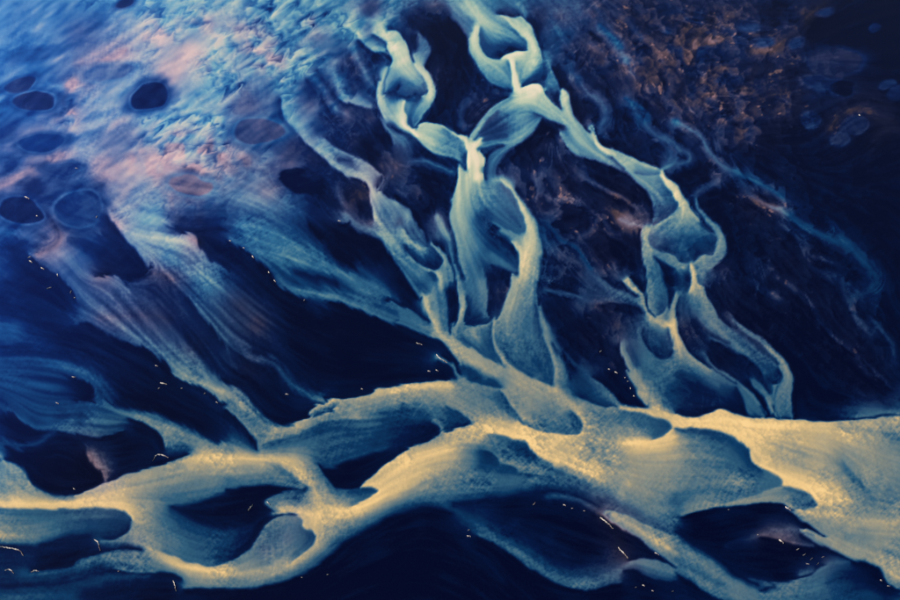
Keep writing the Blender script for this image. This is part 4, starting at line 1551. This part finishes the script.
# ------------------------------------------------------------------ the river plain, its bars and pools, each a piece of its own
BARS = [
 ('widest golden silt bar, brightest along its straight dark shore', '700,424 800,430 890,440 760,450 850,480 890,500 800,500 980,480'),
 ('grey-gold rippled lobe with scalloped rim pressed into the widest golden bar', '690,440 720,455 700,470 750,480 800,500 640,470 660,490'),
 ('long golden arch sweeping over a rippled grey slope', '470,430 430,443 400,455 370,480 340,505 550,440 600,450 520,470 480,480'),
 ('small grey rounded lobe cupped by a golden arm', '260,530 290,530 280,550 300,535'),
 ('golden arm curving around the small grey rounded lobe', '180,570 230,578 290,565 320,540 330,520 300,512'),
 ('long golden crest running beside a still dark channel', '-40,505 0,505 75,503 130,490 190,470 225,459 280,458 310,480 318,500'),
 ('flat grey-teal tongue with a rounded blunt end beside the long golden crest', '-40,532 0,532 60,525 110,520'),
 ('blue-grey rippled fan spreading between golden crests', '150,530 180,545 200,555 160,512'),
 ('dim teal band beside a black channel with glint flecks', '0,592 40,585 80,572 120,558'),
 ('pale gold arch with a dark rippled hollow on its inner side', '300,425 350,405 400,388 450,386 420,400 360,430 320,440'),
 ('slanting grey-green arm feeding the pale gold arch', '230,392 250,412 262,430'),
 ('narrow teal strand ending in a white tip at the pale gold arch', '255,355 285,370 310,395 325,402'),
 ('broad hazy grey stream tinted pink along one side', '130,240 170,260 200,290 220,320 240,330'),
 ('hazy stream with ragged torn edge and a golden foot', '60,250 90,280 120,310 150,345 180,370 205,388'),
 ('blue-green stream with a dark slit along its middle', '240,240 280,255 320,265 350,275 390,310 420,330 290,290'),
 ('chain of cupped teal lobes stepping toward the golden junction', '330,160 365,180 380,220 400,250 430,285 445,310 440,260'),
 ('tall pale column with netted fan ending in a wide cup', '474,165 470,200 490,190 515,200 530,240 525,280 520,320 530,360 470,250 480,290'),
 ('pale knot of looped arms around two blue hollows', '385,30 400,60 390,100 420,90 410,125'),
 ('pale looped bar with blue cup and bright white lip', '475,30 480,60 500,70 535,50 540,80 515,70 515,88'),
 ('leaf-shaped blue fan between two white rims', '510,110 500,130 530,95 480,145'),
 ('pale shield-shaped bar joining two bright necks', '450,135 468,138 435,130'),
 ('long pale arm curving past brown crust', '550,100 565,115 580,140 620,165 650,180 662,200'),
 ('hooked pale bar around a deep blue cup', '690,210 710,240 715,250 725,240 660,240 650,270 655,300'),
 ('forked grey-green fan with a lilac rim', '640,360 660,350 680,345 700,370 630,345 640,400'),
 ('slim curling tongue with dark rounded tip on a golden shore', '700,300 740,345 775,370 785,390 790,410'),
 ('pair of short leafy tongues beside a slim curling one', '710,360 730,380 750,405 765,400'),
 ('speckled gold bank between two netted lobes', '470,360 520,380 560,400 600,420 560,430 480,400'),
 ('netted dark-green lobe with pointed rim in the speckled bank', '640,425 660,430 620,425'),
 ('teal ribbon winding between black shoals', '480,530 510,548 550,575 590,585 625,568'),
 ('slender gold-grey spit pointing into black water', '610,512 650,535 690,555 720,575 760,595'),
 ('tan spit with a dark slit beside the widest golden bar', '805,530 840,548 870,562 895,580'),
 ('dull grey hump in black water beside the tan spit', '800,592 820,588 785,592'),
 ('dim blue arc wrapping a black cove', '40,365 80,370 100,385'),
 ('spindle-shaped pale blue bar', '60,425 85,427 110,428'),
 ('pale green spit with a rounded black cove at its side', '130,417 160,427 190,437 215,447'),
 ('soft pale bank curving into the long golden crest', '-30,455 10,470 30,490'),
 ('thin blue stream with a pink knot crossing the dark plain', '705,165 735,185 770,205 800,225 830,240 860,270'),
 ('crumbled pink and cyan sand flat around a dark egg-shaped pool', '120,60 200,50 250,100 160,150 300,60 180,190 140,200 90,130 60,20 0,20 20,120'),
 ('ragged cyan strand bordering brown crust', '285,105 300,130 320,150 345,90 360,105'),
]
fsil = blur(silt, 1.2); fsil = .25*(fsil[1:, 1:]+fsil[:-1, 1:]+fsil[1:, :-1]+fsil[:-1, :-1])
qy, qx = np.mgrid[0:NY-1:3, 0:NX-1:3].astype(np.float32); qx -= MG; qy -= MG
best = np.full(qx.shape, 1e9, np.float32); own = np.zeros(qx.shape, np.int32)
for i, (_, pts) in enumerate(BARS):
    P = [tuple(map(float, p.split(','))) for p in pts.split()]
    P = np.array(P + [((a[0]+b[0])/2, (a[1]+b[1])/2) for a, b in zip(P, P[1:]) if math.dist(a, b) < 50])
    dd = np.min([(qx-x)**2+(qy-y)**2 for x, y in P], 0); k = dd < best; best[k] = dd[k]; own[k] = i+1
near = np.repeat(np.repeat(best, 3, 0), 3, 1)[:NY-1, :NX-1] < 60**2
own = np.repeat(np.repeat(own, 3, 0), 3, 1)[:NY-1, :NX-1]
lab = np.where((fsil > .2) & near, own, 0)
pid = pool_id[:-1, :-1]; lab = np.where(pid > 0, 100+pid, lab)
def largest(m):
    """biggest connected patch of a mask (min-label spreading)"""
    ids = np.where(m, np.arange(m.size).reshape(m.shape)+1, 0); y0, y1 = np.nonzero(m.any(1))[0][[0, -1]]; x0, x1 = np.nonzero(m.any(0))[0][[0, -1]]
    a = ids[y0:y1+1, x0:x1+1]; k = a > 0
    for _ in range(60):
        b = a.copy()
        for ax in (0, 1):
            for fl in (False, True):
                v = np.moveaxis(a, ax, 0); kk = np.moveaxis(k, ax, 0); v = v[::-1] if fl else v; kk = kk[::-1] if fl else kk
                for i in range(1, len(v)):
                    j = kk[i] & kk[i-1]; v[i][j] = np.maximum(v[i][j], v[i-1][j])
        if (a == b).all(): break
    u, n = np.unique(a[k], return_counts=True); out = np.zeros_like(m); out[y0:y1+1, x0:x1+1] = a == u[n.argmax()]
    return out & m
for i in range(len(BARS)):
    m = lab == i+1
    if m.any(): lab[m & ~largest(m)] = 0

o = sheet('river', lab == 0, M_SILT, 0); o['kind'] = 'structure'; o['label'] = 'dark blue river water and wet black sand of the delta'
for i, (text, _) in enumerate(BARS):
    if (lab == i+1).sum() < 30: continue
    bar = lab == i+1; lit = bar & (fsil > .74); crests = []
    for _ in range(4):                                                  # the bright crests of a bar are parts of it
        if lit.sum() < 60: break
        m = largest(lit); lit &= ~m
        if m.sum() >= 60: crests.append(m)
    slope = bar.copy()
    for m in crests: slope &= ~m
    if not crests or slope.sum() < 30:
        o = sheet('sand_bar', bar, M_SILT); o['label'] = text; o['category'] = 'sandbar'; continue
    fy, fx = np.nonzero(bar); root = bpy.data.objects.new('sand_bar', None); scene.collection.objects.link(root)
    c = VX[fy, fx].mean(0); root.location = (float(c[0]), float(c[1]), 0); root['label'] = text; root['category'] = 'sandbar'
    for nm, mk in [('slope', slope)] + [('crest', m) for m in crests]:
        p = sheet(nm, mk, M_SILT); p.parent = root; p.location = p.location-root.location
for i, pl in enumerate(POOLS):
    if (lab == 101+i).sum() < 10: continue
    o = sheet('pool', lab == 101+i, M_SILT); o['label'] = pl[-1]; o['category'] = 'pool'
# the plain goes on beyond what the survey covers
S = 9000.0; rim = VX[[0, 0, -1, -1], [0, -1, -1, 0]]
me = bpy.data.meshes.new('plain')
vs = [(x, y, -.35) for x, y, _ in rim.tolist()] + [(-S, S, -.35), (S, S, -.35), (S, -S, -.35), (-S, -S, -.35)]
me.from_pydata(vs, [], [(0, 1, 5, 4), (1, 2, 6, 5), (2, 3, 7, 6), (3, 0, 4, 7)])
for k, v in (('silt', .08), ('pink', 0), ('warmth', .5), ('sky_tint', .2)):
    at = me.attributes.new(k, 'FLOAT', 'POINT'); at.data.foreach_set('value', [v]*8)
me.materials.append(M_SILT); o = bpy.data.objects.new('plain', me); scene.collection.objects.link(o); o['kind'] = 'structure'; o['label'] = 'dark outwash plain around the delta'

# ------------------------------------------------------------------ sun glints on small sandy ridges, modelled as bright pale flecks
M_GLINT = bpy.data.materials.new('painted_glint'); M_GLINT.use_nodes = True; nt = M_GLINT.node_tree; b = nt.nodes['Principled BSDF']
n = nt.nodes.new('ShaderNodeTexNoise'); n.inputs['Scale'].default_value = .9; n.inputs['Detail'].default_value = 4
r = nt.nodes.new('ShaderNodeValToRGB'); r.color_ramp.elements[0].position = .4; r.color_ramp.elements[0].color = (.1, .07, .08, 1); r.color_ramp.elements[1].position = .62; r.color_ramp.elements[1].color = (.85, .72, .6, 1)
nt.links.new(n.outputs['Fac'], r.inputs[0]); nt.links.new(r.outputs[0], b.inputs['Base Color']); b.inputs['Roughness'].default_value = .8
FLECKS = [
 ('long curved white glint line beside a grey-teal tongue', '0,547 8,548 14,549 20,551 23,556'),
 ('bright knot of glints near the long curved glint line', '5,571 10,570 14,574'),
 ('ragged pale glint cap on a dim teal band', '31,573 35,571 39,572'),
 ('bent bright glint in a black notch by the blunt grey tongue', '94,540 98,543 100,551'),
 ('bright glint streak standing at the end of a golden arm', '173,581 175,586 176,592'),
 ('thin glint loop on the dark channel beside the long golden crest', '153,461 157,455 165,456|165,456 168,458'),
 ('pale pink glint knot between the two dark lobes', '248,511 251,507 253,505'),
 ('pinkish glint line curling off the golden junction', '436,355 440,359 447,363'),
 ('long pink glint seam on black shoal beside a slender spit', '600,518 607,523 613,529'),
 ('straight pink glint line on black shoal', '618,548 624,554 628,559'),
 ('orange glint at the corner of the scalloped lobe', '785,507 791,511|787,509 790,508'),
]
SMALL = [
 ('on the dark channel by the long golden crest', '73,489 77,491|118,572 121,571|267,502 272,509'),
 ('on black water under the golden arm', '301,578|327,575'),
 ('where the teal ribbon begins', '467,536 471,537 475,538|468,531'),
 ('on black shoal ringed by the teal ribbon', '533,505 538,501|563,505 568,507|571,509 576,509|583,511 588,512'),
 ('on black water beside the slender gold-grey spit', '642,585 648,588|652,591 655,592|672,592|635,588|655,553 663,558'),
 ('on black water under the scalloped lobe', '728,510|757,535 760,536|779,540 783,543 788,547|797,550 801,548|803,556 808,552|810,560 815,556|817,565 820,561|822,558 826,556|806,564 812,566'),
 ('at the foot of the tan spit', '880,580 884,583|887,586 893,588'),
 ('beside the dim blue arc', '56,403 61,406|72,377 79,378'),
 ('in dark water off the golden foot of the hazy stream', '160,383 166,384 173,386|158,389 162,388|181,389|204,394 207,393|216,402 219,405|155,366 160,367'),
 ('along the torn edge of the hazy stream', '28,258 34,256|29,261 36,264|41,268 47,270|57,274 59,279|47,289 55,286|70,293 73,289|74,298'),
 ('at the rim of a round slate pool', '25,197 33,201|36,216|96,218 98,214|75,168 80,169'),
 ('along the dark edge of the blue-green stream', '229,241 233,242|243,248 246,249|252,256 256,260|268,272 271,275|274,280 277,284|304,301 306,299'),
 ('beside the chain of cupped teal lobes', '338,221 344,223'),
 ('in dark water by the golden junction', '416,343 420,345 428,347|428,371 432,373|436,370 441,373|361,389|285,394 292,396'),
 ('along the lilac rim of the forked fan', '608,369 612,370|615,372 620,375|624,378|627,382|630,388 632,391|633,396|600,352 603,350'),
 ('beside a rounded pond under the pink arch', '859,115 861,116'),
]
def fleck(paths, label, group=None, w0=.6):
    vs, fc = [], []
    for path in paths.split('|'):
        P = [tuple(map(float, p.split(','))) for p in path.split()]
        if len(P) == 1: P.append((P[0][0]+1.6, P[0][1]+random.uniform(-.8, .8)))
        c = catmull(P, 1.0); m = len(c); d = np.gradient(c, axis=0); d /= np.maximum(np.hypot(d[:, 0], d[:, 1]), 1e-6)[:, None]
        b0 = len(vs)
        for j in range(m):
            w = w0*random.uniform(.3, 1.3)*(.35+.65*math.sin(math.pi*(j+.5)/m)); x, y = c[j] + np.array([random.uniform(-.35, .35), random.uniform(-.3, .3)])
            for s, h in ((-1, -.15), (-.3, .22), (.35, .28), (1, -.15)):
                u, v = x+d[j, 1]*w*s, y-d[j, 0]*w*s; X0, Y0 = ground(u, v)
                iy, ix = min(max(int(y)+MG, 0), NY-1), min(max(int(x)+MG, 0), NX-1)
                vs.append((float(X0), float(Y0), float(hgt[iy, ix])+h*random.uniform(.6, 1.3)))
        for j in range(m-1):
            for q in range(3): a = b0+j*4+q; fc.append((a, a+1, a+5, a+4))
        fc.append(tuple(b0+q for q in range(3, -1, -1))); fc.append(tuple(b0+(m-1)*4+q for q in range(4)))
    org = np.mean(vs, 0); me = bpy.data.meshes.new('glint_fleck'); me.from_pydata([tuple(np.array(v)-org) for v in vs], [], fc); me.materials.append(M_GLINT)
    o = bpy.data.objects.new('glint_fleck', me); scene.collection.objects.link(o); o.location = org
    o['label'] = label; o['category'] = 'foam'  # sun glints on sandy ridges, modelled as pale flecks
    if group: o['group'] = group
for text, p in FLECKS: fleck(p, text)
for where, ps in SMALL:
    for p in ps.split('|'):
        q = [tuple(map(float, s.split(','))) for s in p.split()]; q = [q[0]] if len(q) == 1 else [q[0], ((q[0][0]+q[-1][0])/2, (q[0][1]+q[-1][1])/2)]
        p = ' '.join('%g,%g' % s for s in q)
        fleck(p, 'tiny pale glint fleck '+where, 'tiny glint flecks '+where, .5)
